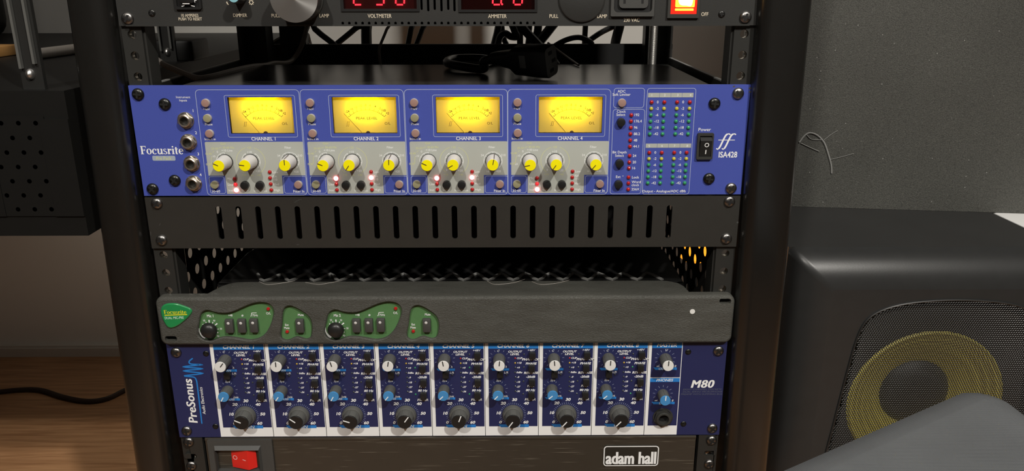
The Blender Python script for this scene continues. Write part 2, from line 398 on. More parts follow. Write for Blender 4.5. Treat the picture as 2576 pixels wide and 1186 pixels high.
def serif(st):
    """A small old-style serif alphabet drawn from stems, bowls and serifs (x height 0.66 of the capitals)."""
    b = MB(); x = 0.0; T = .17; t = .065
    def rect(x0, x1, y0, y1): b.add([(x0, y0, 0), (x1, y0, 0), (x1, y1, 0), (x0, y1, 0)], [(0, 1, 2, 3)])
    def arc(cx, cy, rx, ry, a0, a1, th, tv, n=20):
        for i in range(n):
            q = []
            for a in (a0 + (a1 - a0) * i / n, a0 + (a1 - a0) * (i + 1) / n):
                q.append(((cx + rx * math.cos(a), cy + ry * math.sin(a), 0), (cx + (rx - th) * math.cos(a), cy + (ry - tv) * math.sin(a), 0)))
            b.add([q[0][0], q[1][0], q[1][1], q[0][1]], [(0, 1, 2, 3)])
    X = .66
    for ch in st:
        if ch == 'F':
            rect(x + .06, x + .06 + T * 1.1, 0, 1); rect(x, x + .34, 0, t); rect(x, x + .62, 1 - t * 1.2, 1); rect(x + .2, x + .5, .5 - t / 2, .5 + t / 2)
            rect(x + .56, x + .62, .78, 1); rect(x + .45, x + .5, .4, .62); x += .66
        elif ch == 'o': arc(x + .3, X / 2, .3, X / 2 + .02, 0, 2 * PI, T, t); x += .64
        elif ch == 'c':
            arc(x + .29, X / 2, .29, X / 2 + .02, .75, 2 * PI - .75, T, t); arc(x + .45, X * .78, .08, .09, 0, 2 * PI, .08, .09, 10); x += .57
        elif ch == 'e':
            arc(x + .28, X / 2, .28, X / 2 + .02, -.0, 2 * PI - .75, T, t); rect(x + .08, x + .53, X / 2 - .02, X / 2 + t - .02); x += .6
        elif ch == 'u':
            rect(x + .06, x + .06 + T, .2, X); rect(x, x + .15, X - t, X); rect(x + .44, x + .44 + T, 0, X); rect(x + .38, x + .5, X - t, X); rect(x + .5, x + .7, 0, t)
            arc(x + .3, .2, .24, .22, PI, 2 * PI, T, t * 1.4, 10); x += .7
        elif ch == 's':
            arc(x + .22, X * .74, .2, X * .27, .5, 1.45 * PI, .11, t); arc(x + .24, X * .25, .22, X * .27, -.55 * PI, .5 * PI, .13, t); arc(x + .22, X * .25, .22, X * .27, PI * 1.05, 1.5 * PI, .09, t)
            b.add([(x + .06, X * .62, 0), (x + .2, X * .42, 0), (x + .42, X * .38, 0), (x + .2, X * .68, 0)], [(0, 1, 2, 3)]); x += .5
        elif ch == 'r':
            rect(x + .06, x + .06 + T, 0, X); rect(x, x + .32, 0, t); rect(x, x + .15, X - t, X); arc(x + .34, X * .62, .14, X * .38, .2, .9 * PI, .09, t * 1.6, 10); arc(x + .4, X * .82, .08, .08, 0, 2 * PI, .08, .08, 10); x += .5
        elif ch == 'i':
            rect(x + .06, x + .06 + T, 0, X); rect(x, x + .3, 0, t); rect(x, x + .15, X - t, X); arc(x + .14, .9, .095, .095, 0, 2 * PI, .095, .095, 12); x += .34
        elif ch == 't':
            rect(x + .08, x + .08 + T, .12, .86); rect(x, x + .4, X - t, X); arc(x + .24, .14, .16, .16, PI, 1.8 * PI, T * .9, t, 8); x += .44
        else: x += .3
    return [(p[0], p[1]) for p in b.v], b.f, 0.0, x

def circ(u, v, r, n=20, ph=0.0):
    return [(u + r * math.cos(2 * PI * i / n + ph), v + r * math.sin(2 * PI * i / n + ph)) for i in range(n)]
def rrect(u0, u1, v0, v1, r, n=4):
    out = []
    for cx, cy, a in ((u1 - r, v1 - r, 0), (u0 + r, v1 - r, PI / 2), (u0 + r, v0 + r, PI), (u1 - r, v0 + r, 1.5 * PI)):
        out += [(cx + r * math.cos(a + PI / 2 * i / n), cy + r * math.sin(a + PI / 2 * i / n)) for i in range(n + 1)]
    return out
def rect(u0, u1, v0, v1): return [(u0, v0), (u1, v0), (u1, v1), (u0, v1)]
def arcp(u, v, r, a0, a1, n=16):
    """clockwise dial arc, angles in degrees from 12 o'clock"""
    return [(u + r * math.sin(math.radians(a0 + (a1 - a0) * i / n)), v + r * math.cos(math.radians(a0 + (a1 - a0) * i / n))) for i in range(n + 1)]

# ------------------------------------------------------------------ objects
def link(o, parent=None):
    COL.objects.link(o)
    if parent: o.parent = parent
    return o
def mesh_of(mb, mats, name, mm=True):
    me = bpy.data.meshes.new(name)
    vs = [(x / 1000, -w / 1000, z / 1000) for x, z, w in mb.v] if mm else mb.v
    me.from_pydata(vs, [], mb.f)
    for m in mats: me.materials.append(M[m] if isinstance(m, str) else m)
    me.polygons.foreach_set('material_index', mb.m); me.polygons.foreach_set('use_smooth', mb.s)
    me.update()
    if any(mb.s): me.set_sharp_from_angle(angle=math.radians(42))
    return me
def part(name, mb, mats, parent=None, at=None, mm=True, label=None, rot=None):
    me = mb if isinstance(mb, bpy.types.Mesh) else mesh_of(mb, mats if isinstance(mats, (list, tuple)) else [mats], name, mm)
    o = bpy.data.objects.new(name, me); link(o, parent)
    if at is not None: o.location = (at[0] / 1000, -(at[2] if len(at) > 2 else 0) / 1000, at[1] / 1000) if mm else at
    if rot is not None: o.rotation_euler = (0, rot, 0) if mm else rot
    if label: o['label'] = label
    return o
def tag(o, label, cat, group=None, kind=None):
    if label: o['label'] = label
    if cat: o['category'] = cat
    if group: o['group'] = group
    if kind: o['kind'] = kind
    return o
def thing(name, label, cat, loc=(0, 0, 0), group=None):
    return tag(link(bpy.data.objects.new(name, None)), label, cat, group) if not any(loc) else _thing(name, label, cat, loc, group)
def _thing(name, label, cat, loc, group):
    o = link(bpy.data.objects.new(name, None)); o.location = loc; return tag(o, label, cat, group)
def stuff(o): o['kind'] = 'stuff'; return o
def struct(name, mb, mats):
    o = part(name, mb, mats, mm=False); o['kind'] = 'structure'; return o

ZT = 0.62
FW, RT, UP = (0.00751, 0.95314, -0.30244), (0.99997, -0.00805, -0.00055), (0.00295, 0.30243, 0.95317)
def uloc(top): return (0, 0, ZT + top / 1000)

# screws -------------------------------------------------------------
def screw_mesh(r, h, body, nm):
    b = MB(); b.lathe([(r, 0), (r, h * .25), (r * .93, h * .55), (r * .7, h * .85), (r * .35, h * .98), (0.01, h)], 20, m=0, cap=False)
    for a in (0, PI / 2):
        c, s = math.cos(a), math.sin(a); l, t = r * .64, r * .16
        q = [(x * c - y * s, x * s + y * c) for x, y in ((-l, -t), (l, -t), (l, t), (-l, t))]
        b.prism(q, h * .4, h * 1.08, m=1)
    b.prism(circ(0, 0, r * .22, 8), h * .4, h * 1.085, m=1)
    return mesh_of(b, [body, 'pit'], nm)
SCREW = screw_mesh(4.6, 2.6, 'screw', 'screw'); SCREW_D = screw_mesh(4.7, 2.6, 'screw_dark', 'screw_dark'); SCREW_S = screw_mesh(2.6, 1.0, 'screw_dark', 'small_screw')
def screws(parent, pts, me=None, w=0, nm='rack_screw', wash=True):
    for u, v in pts: part(nm, me or SCREW, None, parent, (u, v, w), rot=random.uniform(0, PI / 2))

# ================================================================== SETTING
X0, X1, Y0, Y1, ZC = -2.6, 2.6, -3.4, 0.80, 2.45
struct('floor', MB().box(X0, X1, Y0, Y1, -0.05, 0), 'floor')
struct('ceiling', MB().box(X0, X1, Y0, Y1, ZC, ZC + .05), 'ceil')
struct('wall_back', MB().box(X0, X1, Y1, Y1 + .06, 0, ZC), 'wall')
struct('wall_left', MB().box(X0 - .06, X0, Y0, Y1, 0, ZC), 'side_wall')
struct('wall_right', MB().box(X1, X1 + .06, Y0, Y1, 0, ZC), 'side_wall')
struct('wall_front', MB().box(X0, X1, Y0 - .06, Y0, 0, ZC), 'side_wall')
b = MB(); b.box(X0, X1, Y1 - .012, Y1, 0, .018); b.box(X0, X1, Y1 - .009, Y1, .018, .0225)
struct('baseboard_back', b, 'base')

# ================================================================== RACK
rack = thing('equipment_rack', 'tall black steel equipment rack with rounded tube frame holding the audio units', 'rack', (0, 0, 0.0001))
def upright(x_top, x_bot, zt, zb, wd, sgn):
    """rounded upright tube, splayed a little towards the floor"""
    b = MB(); pr = rrect(-wd / 2, wd / 2, 0, .05, .012, 5); n = len(pr); vs = []
    for z in (zb, zt):
        xc = x_bot + (x_top - x_bot) * (z - .285) / (.685 - .285)
        vs += [(xc + p[0], -.013 + p[1], z) for p in pr]
    b.add(vs, [(i, (i + 1) % n, n + (i + 1) % n, n + i) for i in range(n)], 0, True)
    b.add(vs[n:], [tuple(range(n))]); b.add(vs[:n], [tuple(reversed(range(n)))])
    return b
part('frame_tube', upright(-.2590, -.2655, 1.30, .03, .033, -1), 'tube_black', rack, mm=False)
part('frame_tube', upright(.2605, .2660, 1.30, .03, .040, 1), 'tube_black', rack, mm=False)
# front rails with threaded holes
def rail(x0, x1):
    zs = []
    u = 1.0
    k = -12
    holes = []
    for k in range(-2, 11):
        base = .62 - .04445 * k
        for d in (.00635, .02223, .0381):
            holes.append(circ((x0 + x1) / 2 * 1.0, base - d, .0034, 14))
    b = MB()
    b2 = MB().prism(rect(x0, x1, .10, .76), 0, .0022, holes)
    b.add([(p[0], .0048 - p[2], p[1]) for p in b2.v], b2.f)
    return b
for sx, xi, xo in ((-1, -.2262, -.2415), (1, .2258, .2415)):
    r_ = part('rail', rail(min(xi, xo), max(xi, xo)), 'rail_black', rack, mm=False)
    part('rail_flange', MB().box(xi - (.0018 if sx > 0 else 0), xi + (0 if sx > 0 else .0018), .0048, .022, .10, .76), 'rail_black', r_, mm=False)
    hb = MB()
    for k in range(-2, 11):
        for d in (.00635, .02223, .0381):
            z = .62 - .04445 * k - d; x = (xi + xo) / 2
            l = MB().lathe([(.0044, 0), (.0044, .004), (.0031, .004), (.0031, 0)], 12, cap=False)
            hb.add([(x + p[0], .0052 + p[2], z + p[1]) for p in l.v], l.f, 0, True)
    t_ = part('threaded_collars', hb, 'nickel', r_, mm=False); t_['kind'] = 'stuff'
# perforated side panels
def perforated(x, y0, y1, z0, z1, pitch, r, th):
    b = MB(); row = pitch * .866; k = 0; z = z0
    ny = int((y1 - y0) / pitch); nz = int((z1 - z0) / row)
    for j in range(nz):
        for i in range(ny):
            cy = y0 + (i + .5) * pitch + (pitch / 2 if j % 2 else 0); cz = z0 + (j + .5) * row
            n = 12; vs = []
            for q in range(n):
                a = 2 * PI * q / n; c_, s_ = math.cos(a), math.sin(a)
                f = min(pitch / 2 / max(1e-6, abs(c_)), row / 2 / max(1e-6, abs(s_)))
                vs.append((x, cy + f * c_, cz + f * s_))
            vs += [(x, cy + r * math.cos(2 * PI * q / n), cz + r * math.sin(2 * PI * q / n)) for q in range(n)]
            b.add(vs, [(q, (q + 1) % n, n + (q + 1) % n, n + q) for q in range(n)])
            # corner fills
            h, w_ = row / 2, pitch / 2
            for sy_ in (-1, 1):
                for sz_ in (-1, 1):
                    a1 = 30; a2 = 60
                    p1 = (x, cy + sy_ * w_, cz + sz_ * w_ * math.tan(math.radians(30))); p2 = (x, cy + sy_ * h / math.tan(math.radians(60)), cz + sz_ * h)
                    b.add([p1, (x, cy + sy_ * w_, cz + sz_ * h), p2], [(0, 1, 2)])
    return b
for x in (-.229, .2275):
    b = perforated(x, .022, .24, .10, .600, .0218, .0047, 0)
    s_ = part('perforated_side', b, 'rack_black', rack, mm=False)
    e = MB(); e.box(x - .0015, x + .0015, .006, .245, .600, .6190); e.box(x - .0015, x + .0015, .006, .022, .10, .60); e.box(x - .0015, x + .0015, .24, .262, .10, .60)
    part('panel_border', e, 'rack_black', s_, mm=False)
    part('lit_edge', MB().box(x - .0015, x + .0015, .006, .245, .6190, .6200).box(x - .0015, x + .0015, .2452, .2456, .60, .6290), 'rib_grey', s_, mm=False, label='top edge coloured paler for the light on it')  # light catching the panel edge, put in as a paler grey
b = MB(); b.box(-.2275, -.2035, .244, .27, .03, 1.28); b.box(-.2275, -.224, .225, .27, .03, 1.28)
part('rear_post', b, 'rack_black', rack, mm=False)
b = MB(); b.box(.2035, .2285, .2665, .285, .03, 1.28); b.box(.2265, .2285, .243, .285, .03, 1.28)
part('rear_post', b, 'rack_black', rack, mm=False)
b = MB(); b.box(-.24, .24, .296, .304, .12, .6305)
part('rear_panel', b, 'pit', rack, mm=False)
part('rear_shelf', MB().box(-.2, .2, .205, .296, .600, .603).box(.2, .226, .215, .266, .600, .603), 'rack_black', rack, mm=False)
for z0, z1 in ((.711, .843), (.8445, 1.065), (1.0665, 1.275)):  # unseen blocks added, with a raised rack top, to keep light off the wall
    part('light_blocker', MB().box(-.2413, .2413, .0005, .0035, z0, z1).box(-.2, .2, .0035, .26, z0 + .004, z1 - .004), 'panel_black', rack, mm=False)
b = MB(); b.box(-.27, .27, .0, .30, 1.28, 1.305); part('top_plate', b, 'rack_black', rack, mm=False)
b = MB(); b.box(-.285, .285, -.02, .32, .0, .035); part('base_plate', b, 'rack_black', rack, mm=False)
b = MB(); b.box(-.245, -.2030, .294, .296, .63, .70); part('hinge_strap', MB().box(-.2035, -.1745, .296, .304, .6305, 1.28), 'rack_black', rack, mm=False)
# ================================================================== POWER CONDITIONER (top)
S = thing('power_conditioner', 'black power conditioner with red digit meters and glowing red switch at the top', 'power conditioner', uloc(88.7))
def win(a, c): return (min(a[0], c[0]), max(a[0], c[0]), min(a[1], c[1]), max(a[1], c[1]))
V1 = win((-70.9, -31.7), (-16.0, -19.1)); V2 = win((17.4, -32.3), (72.7, -19.2))
V1 = (V1[0], V1[1], V1[2], -6.5); V2 = (V2[0], V2[1], V2[2], -6.5)
holes = [rect(*V1), rect(*V2)]
SLX = [-12.5, -28.8, -7.5, -28.9, -2.6, -28.9, 2.5, -28.9, 7.6, -28.9, 12.3, -28.9]
for i in range(6):
    u = SLX[2 * i]; holes.append(rrect(u - .9, u + .9, (-0.6, -32.6)[1] - (1 if i % 2 else 0), -7, .85, 3))
a0 = (-72.5, -42.7); a1 = (72.3, -42.8)
for i in range(30):
    u = a0[0] + (a1[0] - a0[0]) * i / 29; holes.append(rrect(u - .95, u + .95, a0[1] - 1.2, a0[1] + 1.6, .8, 3))
part('front_panel', MB().prism(rect(-241.3, 241.3, -44, 0), -3, 0, holes), 'panel_black', S)
lip = MB(); lip.box(-236, 236, -44.3, -43.0, .05, .9); part('bottom_lip', lip, 'panel_black', S)
b = MB()
for q in ((-216, 216, -43.8, -43, -150, -3), (-216, 216, -4, -2, -150, -3), (-216, -214, -42, -2, -150, -3), (214, 216, -42, -2, -150, -3), (-216, 216, -42, -2, -152, -150)): b.box(*q)
part('chassis', b, 'chassis_black', S)
def seg7(b, u, v, h, on):
    w_ = h * .55; t = h * .10; sl = .08
    segs = {'a': ((-w_ / 2, h), (w_ / 2, h)), 'd': ((-w_ / 2, 0), (w_ / 2, 0)), 'g': ((-w_ / 2, h / 2), (w_ / 2, h / 2)), 'f': ((-w_ / 2, h / 2), (-w_ / 2, h)), 'e': ((-w_ / 2, 0), (-w_ / 2, h / 2)), 'b': ((w_ / 2, h / 2), (w_ / 2, h)), 'c': ((w_ / 2, 0), (w_ / 2, h / 2))}
    for k in on:
        (x0, y0), (x1, y1) = segs[k]; dx, dy = (x1 - x0), (y1 - y0); L = math.hypot(dx, dy); e = t * .7
        x0 += dx / L * e; x1 -= dx / L * e; y0 += dy / L * e; y1 -= dy / L * e
        b.stroke([(u + x0 + sl * y0, v + y0), (u + x1 + sl * y1, v + y1)], t, -2.2)
SEG = {'0': 'abcdef', '2': 'abged', '3': 'abgcd'}
for nm, Vw, ds in (('voltmeter', V1, ((899, '2'), (953, '3'), (1004, '0'))), ('ammeter', V2, ((1248, '0'), (1300, '0')))):
    u0, u1, v0, v1 = Vw
    o = part(nm, MB().prism(rect(u0 - 2, u1 + 2, v0 - 2, v1 + 2), 0, .8, [rect(u0, u1, v0, v1)]).prism(rect(u0 - 1, u1 + 1, v0 - 1, v1 + 1), -7, -3.5), ['plastic_black'], S)
    part('display_back', MB().box(u0, u1, v0, v1, -3.5, -3.2), 'display' if nm == 'voltmeter' else 'glass_dark', o)
    b = MB()
    for px, dg in ds:
        uu = u0 + (px - (865 if nm == 'voltmeter' else 1160)) / 182.0 * (u1 - u0)
        seg7(b, uu, (-44.4, -28.8)[1], 11.5, SEG[dg])
    if nm == 'ammeter': b.flat(circ(u0 + (1263 - 1160) / 185 * (u1 - u0), (-44.4, -28.5)[1], .75, 10), -2.2)
    part('digits', b, 'digit', o, label='glowing red digits')
    part('display_pane', MB().box(u0, u1, v0, v1, -.9, -.5), 'pane_smoke', o)
# breaker
bk = (-187.0, -22.4)
o = part('reset_breaker', MB().prism(rrect(bk[0] - 10, bk[0] + 10, bk[1] - 9.6, bk[1] + 9.6, 1.5), 0, 2.2, [rrect(bk[0] - 8.2, bk[0] + 8.2, bk[1] - 8, bk[1] + 8, 1)]).prism(rrect(bk[0] - 8.2, bk[0] + 8.2, bk[1] - 8, bk[1] + 8, 1), 0, .5), 'plastic_black', S)
part('breaker_button', MB().bbox(bk[0] - 5, bk[0] + 5, bk[1] - 5, bk[1] + 5.5, .5, 5, 1), 'plastic_black', o)
b = MB(); b.stroke([(bk[0] - 2.6, bk[1] - 5.4), (bk[0] + 2.6, bk[1] - 5.4)], .6, 5.05); b.stroke([(bk[0] - 4.6, bk[1] - 7.4), (bk[0] - 2.8, bk[1] - 6.9), (bk[0] - 2.4, bk[1] - 6.2)], .55, 2.3); b.stroke([(bk[0] + 5.2, bk[1] - 7.4), (bk[0] + 2.8, bk[1] - 6.9), (bk[0] + 2.4, bk[1] - 6.2)], .55, 2.3)
b.text('P', bk[0] + 6.4, bk[1] - 4.6, 3.0, 2.35); stuff(part('breaker_print', b, 'white_print', o))
# dimmer
dk = (-147.9, -23.0)
o = part('dimmer_knob', MB().lathe([(5.2, 0), (5.0, 8), (4.2, 15)], 24), 'plastic_black', S, (dk[0], dk[1], 0))
part('cap', MB().lathe([(3.9, 15), (3.7, 15.6), (.01, 15.8)], 24, cap=False), 'cap_cyan', o, label='pale cyan cap')
# pull-out lamps
lk = (-102.5, -23.6); rk = (108.0, -24.3)
o = part('lamp_knob', MB().lathe([(17.2, 0), (17.2, 3), (15.5, 3.4), (15.5, 8), (17.4, 8.4), (17.4, 21)], 48), 'plastic_mid', S, (lk[0], lk[1], 0))
part('face', MB().lathe([(17.4, 21), (17.2, 21.6), (.01, 24.5)], 64, cap=False), 'spun', o, label='spun metal face')
o = part('lamp_knob', MB().lathe([(17.4, 0), (17.4, 1.2), (16.9, 1.7)], 48), 'plastic_mid', S, (rk[0], rk[1], 0))
part('face', MB().lathe([(16.9, 1.7), (16.2, 2.0), (.01, 2.0)], 48, cap=False), 'panel_black', o)
# socket and lit switch
a = (130.0, -37.3); c = (162.7, -17.0); f0 = win(a, c)
i0 = win((132.3, -34.4), (161.0, -19.2)); k0 = win((136.1, -31.3), (157.9, -22.1))
o = part('mains_outlet', MB().prism(rrect(f0[0], f0[1], f0[2], -5, .8), 0, 2.5, [rrect(i0[0], i0[1], i0[2], -6.5, 3)]).prism(rrect(i0[0], i0[1], i0[2], -6.5, 3), 0, .2, m=1), ['plastic_grey', 'pit'], S)
part('outlet_core', MB().prism(rrect(k0[0], k0[1], k0[2], -8.5, 3), .2, 2.2).box((139.2, -26.7)[0], (141.0, -26.7)[0], (140.2, -28.1)[1], (140.0, -22.9)[1], 2.2, 2.25, 1).box((152.7, -26.7)[0], (154.5, -26.7)[0], (140.2, -28.1)[1], (140.0, -22.9)[1], 2.2, 2.25, 1), ['plastic_grey', 'pit'], o)
f0 = win((172.9, -38.5), (196.8, -14.1)); r0 = win((175.1, -35.6), (194.9, -17.0))
o = part('power_switch', MB().prism(rect(f0[0], f0[1], f0[2], -5), 0, 2.2, [rect(r0[0], r0[1], r0[2], -7)]), 'plastic_mid', S)
b = MB(); b.prism(rect(r0[0], r0[1], r0[2], -7), -1, 1.2)
k = part('rocker', b, 'rocker_rim', o, label='glowing red rocker')
m0 = win((178.5, -30.7), (192.9, -18.4))
part('rocker_lens', MB().bbox(m0[0], m0[1], m0[2], -8, 0.8, 3.4, .8), 'rocker_lit', k)
b = MB(); b.prism(smooth2([(m0[0] + 2, m0[2] + 4), (m0[0] + 8, m0[2] + 1.2), (m0[1] - 2, m0[2] + 3), (m0[1] - 3, -9), (m0[0] + 3, -9)], 5), 3.0, 3.6)
part('rocker_bulb', b, 'rocker_core', k)
part('rocker_bar', MB().bbox(m0[0], m0[1] - .4, (179.5, -33.3)[1], (179.4, -31.6)[1], .8, 2.0, .4), 'rocker_lit', k)
b = MB()
for st, (u, v), h, bo in (('10 AMPERES', (-187.1, -37.4), 2.1, .012), ('PUSH TO RESET', (-187.1, -40.0), 2.1, .012), ('DIMMER', (-149.3, -37.5), 2.4, .012), ('PULL', (-122.5, -37.8), 2.5, .012), ('LAMP', (-86.0, -37.9), 2.5, .012), ('VOLTMETER', (-44.3, -38.2), 2.7, .012), ('AMMETER', (44.6, -38.4), 2.6, .012), ('PULL', (87.3, -38.4), 2.6, .012), ('LAMP', (123.8, -38.5), 2.6, .012), ('230 VAC', (146.3, -41.3), 2.7, .012), ('OFF', (201.6, -37.1), 2.6, .012)):
    b.text(st, u, v, h, .15, bold=bo, sx=.82)
su = (-140.0, -27.0); b.stroke(circ(su[0], su[1], 1.25, 16), .45, .15, closed=True)
for i in range(8):
    a = PI / 4 * i; b.stroke([(su[0] + 1.4 * math.cos(a), su[1] + 1.4 * math.sin(a)), (su[0] + 2.0 * math.cos(a), su[1] + 2.0 * math.sin(a))], .5, .15)
b.stroke([(-158.4, -26.5), (-157.9, -27.9), (-157.1, -28.7)], .8, .15)
stuff(part('lettering', b, 'tan_print', S))
screws(S, [(-234.1, -38.5), (232.6, -38.0)]); screws(S, [(-215.4, -34.7), (214.4, -35.9)], SCREW_S, nm='panel_screw')

# ================================================================== BLUE FOUR CHANNEL PREAMP
I = thing('blue_preamp', 'wide blue four-channel preamp unit with yellow lit needle meters', 'preamp', uloc(0))
def ip(ch, u, v):  # offsets between the channels, measured along the panel
    return (u + CHU[ch], v)
CHU = [0, 81.0, 161.9, 242.5]
mt = win((-165.9, -9.1), (-115.9, -37.6))
holes = []
for c in range(4): holes.append(rect(mt[0] + CHU[c], mt[1] + CHU[c], mt[2], mt[3]))
part('front_panel', MB().prism(rect(-241.3, 241.3, -88.1, 0), -3, 0, holes), 'blue', I)
b = MB()
for q in ((-212, 217, -4, -3, -199, -3), (-212, 217, -86, -85, -199, -3), (-212, -211, -86, -3, -199, -3), (216, 217, -86, -3, -199, -3), (-212, 217, -86, -3, -200, -199)): b.box(*q)
part('chassis', b, 'chassis_black', I)
# printed fields
g = MB(); ln = MB(); wt = MB(); yl = MB()
go = [(-187.9, -44.1), (-109.8, -43.6), (-109.8, -71.0), (-127.6, -71.3), (-130.2, -86.4), (-174.5, -86.9), (-174.2, -72.8), (-187.1, -72.1)]
uL, uR = (go[0][0] + go[7][0]) / 2, (go[1][0] + go[2][0]) / 2; vT, vM, vB = go[0][1], (go[7][1] + go[2][1]) / 2, (go[4][1] + go[5][1]) / 2
uA, uB = (go[5][0] + go[6][0]) / 2, (go[3][0] + go[4][0]) / 2
ob = win((-188.0, -3.3), (-108.9, -87.8)); obR = (-108.6, -2.8)[0]; ob = ((-190.8, -26.1)[0] + 4.5, (-109.0, -45.2)[0] + .3, ob[2], ob[3])
uO0 = (-188.9, -44.4)[0] - 1.2; uO1 = (-109.7, -58.0)[0] - .2
mo = win((-168.2, -7.6), (-113.6, -40.4))
for c in range(4):
    d = CHU[c]
    grp = [(uL + d, vT - 1), (uL + d + .3, vT - .3), (uL + d + 1, vT), (uR + d - 1, vT), (uR + d - .3, vT - .3), (uR + d, vT - 1), (uR + d, vM), (uB + d, vM), (uB + d, vB), (uA + d, vB), (uA + d, vM), (uL + d, vM)]
    part('channel_field', MB().flat(grp, .08), 'grey_print', I, label='grey printed field')
    ln.stroke(rrect(uO0 + d, uO1 + d, ob[2], ob[3], 3), .38, .1, closed=True)
    ln.stroke(rrect(mo[0] + d, mo[1] + d, mo[2], mo[3], 1.3), .34, .1, closed=True)
    x0 = (-187.8, -72.8)[0]; x1 = (-176.0, -86.6)[0]
    ln.stroke(rrect(uL + d + .1, uA + d - 1.0, vB + .4, vM - .8, 1.5), .34, .1, closed=True)
    ln.stroke(rrect(uB + d + 1.0, uR + d + .2, vB + .4, vM - .8, 1.5), .34, .1, closed=True)
    def T(st, p, h, bo=.004, **k): wt.text(st, p[0] + d, p[1], h, .12, bold=bo, **k)
    T('CHANNEL %d' % (c + 1), (-140.8, -43.1), 2.7, .012, sx=.92)
    T('+48V', (-183.0, -19.1), 1.7, .008); T('Phase', (-182.6, -31.0), 1.8, .006); T('Insert in', (-182.8, -42.8), 1.8, .008)
    T('30-60', (-183.1, -85.4), 2.0, .012); T('Filter In', (-116.4, -85.6), 2.0, .012); T('Filter', (-122.2, -49.6), 1.7, .002)
    T('Mic', (-171.2, -74.9), 1.8, 0); T('Line', (-170.8, -79.8), 1.8, 0); T('Inst', (-171.0, -84.6), 1.8, 0)
    T('Input', (-159.3, -84.7), 1.8, 0); T('Impedance', (-147.2, -84.9), 1.7, 0)
    for st, p in (('Low', (-136.2, -69.6)), ('ISA', (-136.4, -73.2)), ('110', (-136.3, -75.7)), ('Med', (-136.3, -79.6)), ('High', (-136.1, -84.4))): T(st, p, 1.8, 0, al='L')
    T('+10 Line', (-170.6, -51.9), 1.7, 0); T('0', (-178.3, -53.0), 1.6, 0); T('-10', (-181.8, -56.6), 1.6, 0)
    if c == 3: T('-20', (-183.9, -63.3), 1.6, 0)
    T('+10', (-153.0, -53.3), 1.7, 0); T('+20', (-147.7, -68.6), 1.7, 0); T('Trim', (-153.0, -68.9), 1.5, 0); T('0', (-158.7, -68.1), 1.6, 0)
    T('34', (-129.9, -56.2), 1.7, 0); T('210', (-113.2, -56.1), 1.7, 0); T('16', (-125.7, -69.3), 1.6, 0); T('420', (-117.1, -69.3), 1.7, 0)
    def Y(st, p, h=1.6, **k): yl.text(st, p[0] + d, p[1], h, .12, bold=0, **k)
    Y('Gain', (-173.1, -46.3)); Y('20-50', (-180.2, -50.3)); Y('30-60 Mic', (-169.1, -49.5)); Y('10-40', (-185.4, -54.5)); Y('0-30', (-186.4, -63.0)); Y('+25', (-152.9, -49.6)); Y('+10', (-159.3, -71.8), 1.5); Y('Inst', (-152.8, -71.9), 1.3); Y('+40', (-147.2, -71.9), 1.5)
    p = (-182.0, -52.7); yl.stroke([(p[0] + d, p[1]), (p[0] + d + 1.1, p[1] + 1.2)], .3, .12); p = (-176.9, -49.2); yl.stroke([(p[0] + d, p[1]), (p[0] + d + 2.3, p[1] + .7)], .3, .12)
    k1 = (-172.8, -60.1); k2 = (-152.5, -59.9); k3 = (-121.5, -59.9)
    wt.stroke(arcp(k1[0] + d, k1[1], 7.2, -95, 0), .35, .12); 
    yl.stroke(arcp(k1[0] + d, k1[1], 11.2, -100, -70, 8), .3, .12)
    yl.stroke(arcp(k2[0] + d, k2[1], 11.4, -145, -16, 24), .3, .12); yl.stroke(arcp(k2[0] + d, k2[1], 11.4, 18, 145, 24), .3, .12)
    wt.stroke(arcp(k2[0] + d, k2[1], 7.3, -140, -28), .35, .12); wt.stroke(arcp(k2[0] + d, k2[1], 7.3, 28, 140), .35, .12)
    wt.stroke(arcp(k3[0] + d, k3[1], 7.3, -140, 140, 28), .35, .12)
    for kk, an in ((k1, (-90, -60, -30, 0)), (k2, (-100, -65, -35, 35, 65, 100)), (k3, (-112, -84, -56, -28, 0, 28, 56, 84, 112))):
        for a in an:
            s_, c_ = math.sin(math.radians(a)), math.cos(math.radians(a))
            wt.stroke([(kk[0] + d + 6.2 * s_, kk[1] + 6.2 * c_), (kk[0] + d + 7.3 * s_, kk[1] + 7.3 * c_)], .35, .12)
# right-hand print
a = win((135.1, -17.7), (159.0, -2.6)); ln.stroke(rrect(a[0], a[1] - .2, a[2], a[3], 2), .36, .1, closed=True)
a = win((137.2, -87.4), (158.3, -19.0)); ln.stroke(rrect((135.0, -52.1)[0], (159.8, -52.2)[0], a[2], a[3], 2), .36, .1, closed=True)
a = win((165.2, -87.8), (198.7, -2.7)); ln.stroke(rrect((161.1, -44.2)[0], (198.9, -44.2)[0], a[2], a[3], 2), .36, .1, closed=True)
for (pa, pb) in (((161.8, -9.7), (197.3, -6.2)), ((162.0, -49.6), (198.2, -46.2))):
    u0, u1, v0, v1 = win(pa, pb); q = (u1 - u0) / 4
    for i in range(4): part('number_tab', MB().flat(rect(u0 + q * i + (.1 if i else 0), u0 + q * (i + 1) - .1, v0, v1), .1), 'grey_print', I)
def W(st, p, h, bo=.006, **k): wt.text(st, p[0], p[1], h, .14, bold=bo, **k)
for i, x in enumerate((1639, 1671.5, 1704, 1736)): W(str(i + 1), ((-341.3, -7.8)[0] * 0 + [(164.7, -8.8)[0], (174.8, -8.8)[0], (184.9, -8.8)[0], (194.9, -8.8)[0]][i], (164.6, -8.8)[1]), 1.8, 0)
for i in range(4): W(str(i + 5), ([(164.8, -49.0)[0], (175.0, -49.0)[0], (184.9, -49.0)[0], (195.1, -49.0)[0]][i], (166.7, -49.0)[1]), 1.8, 0)
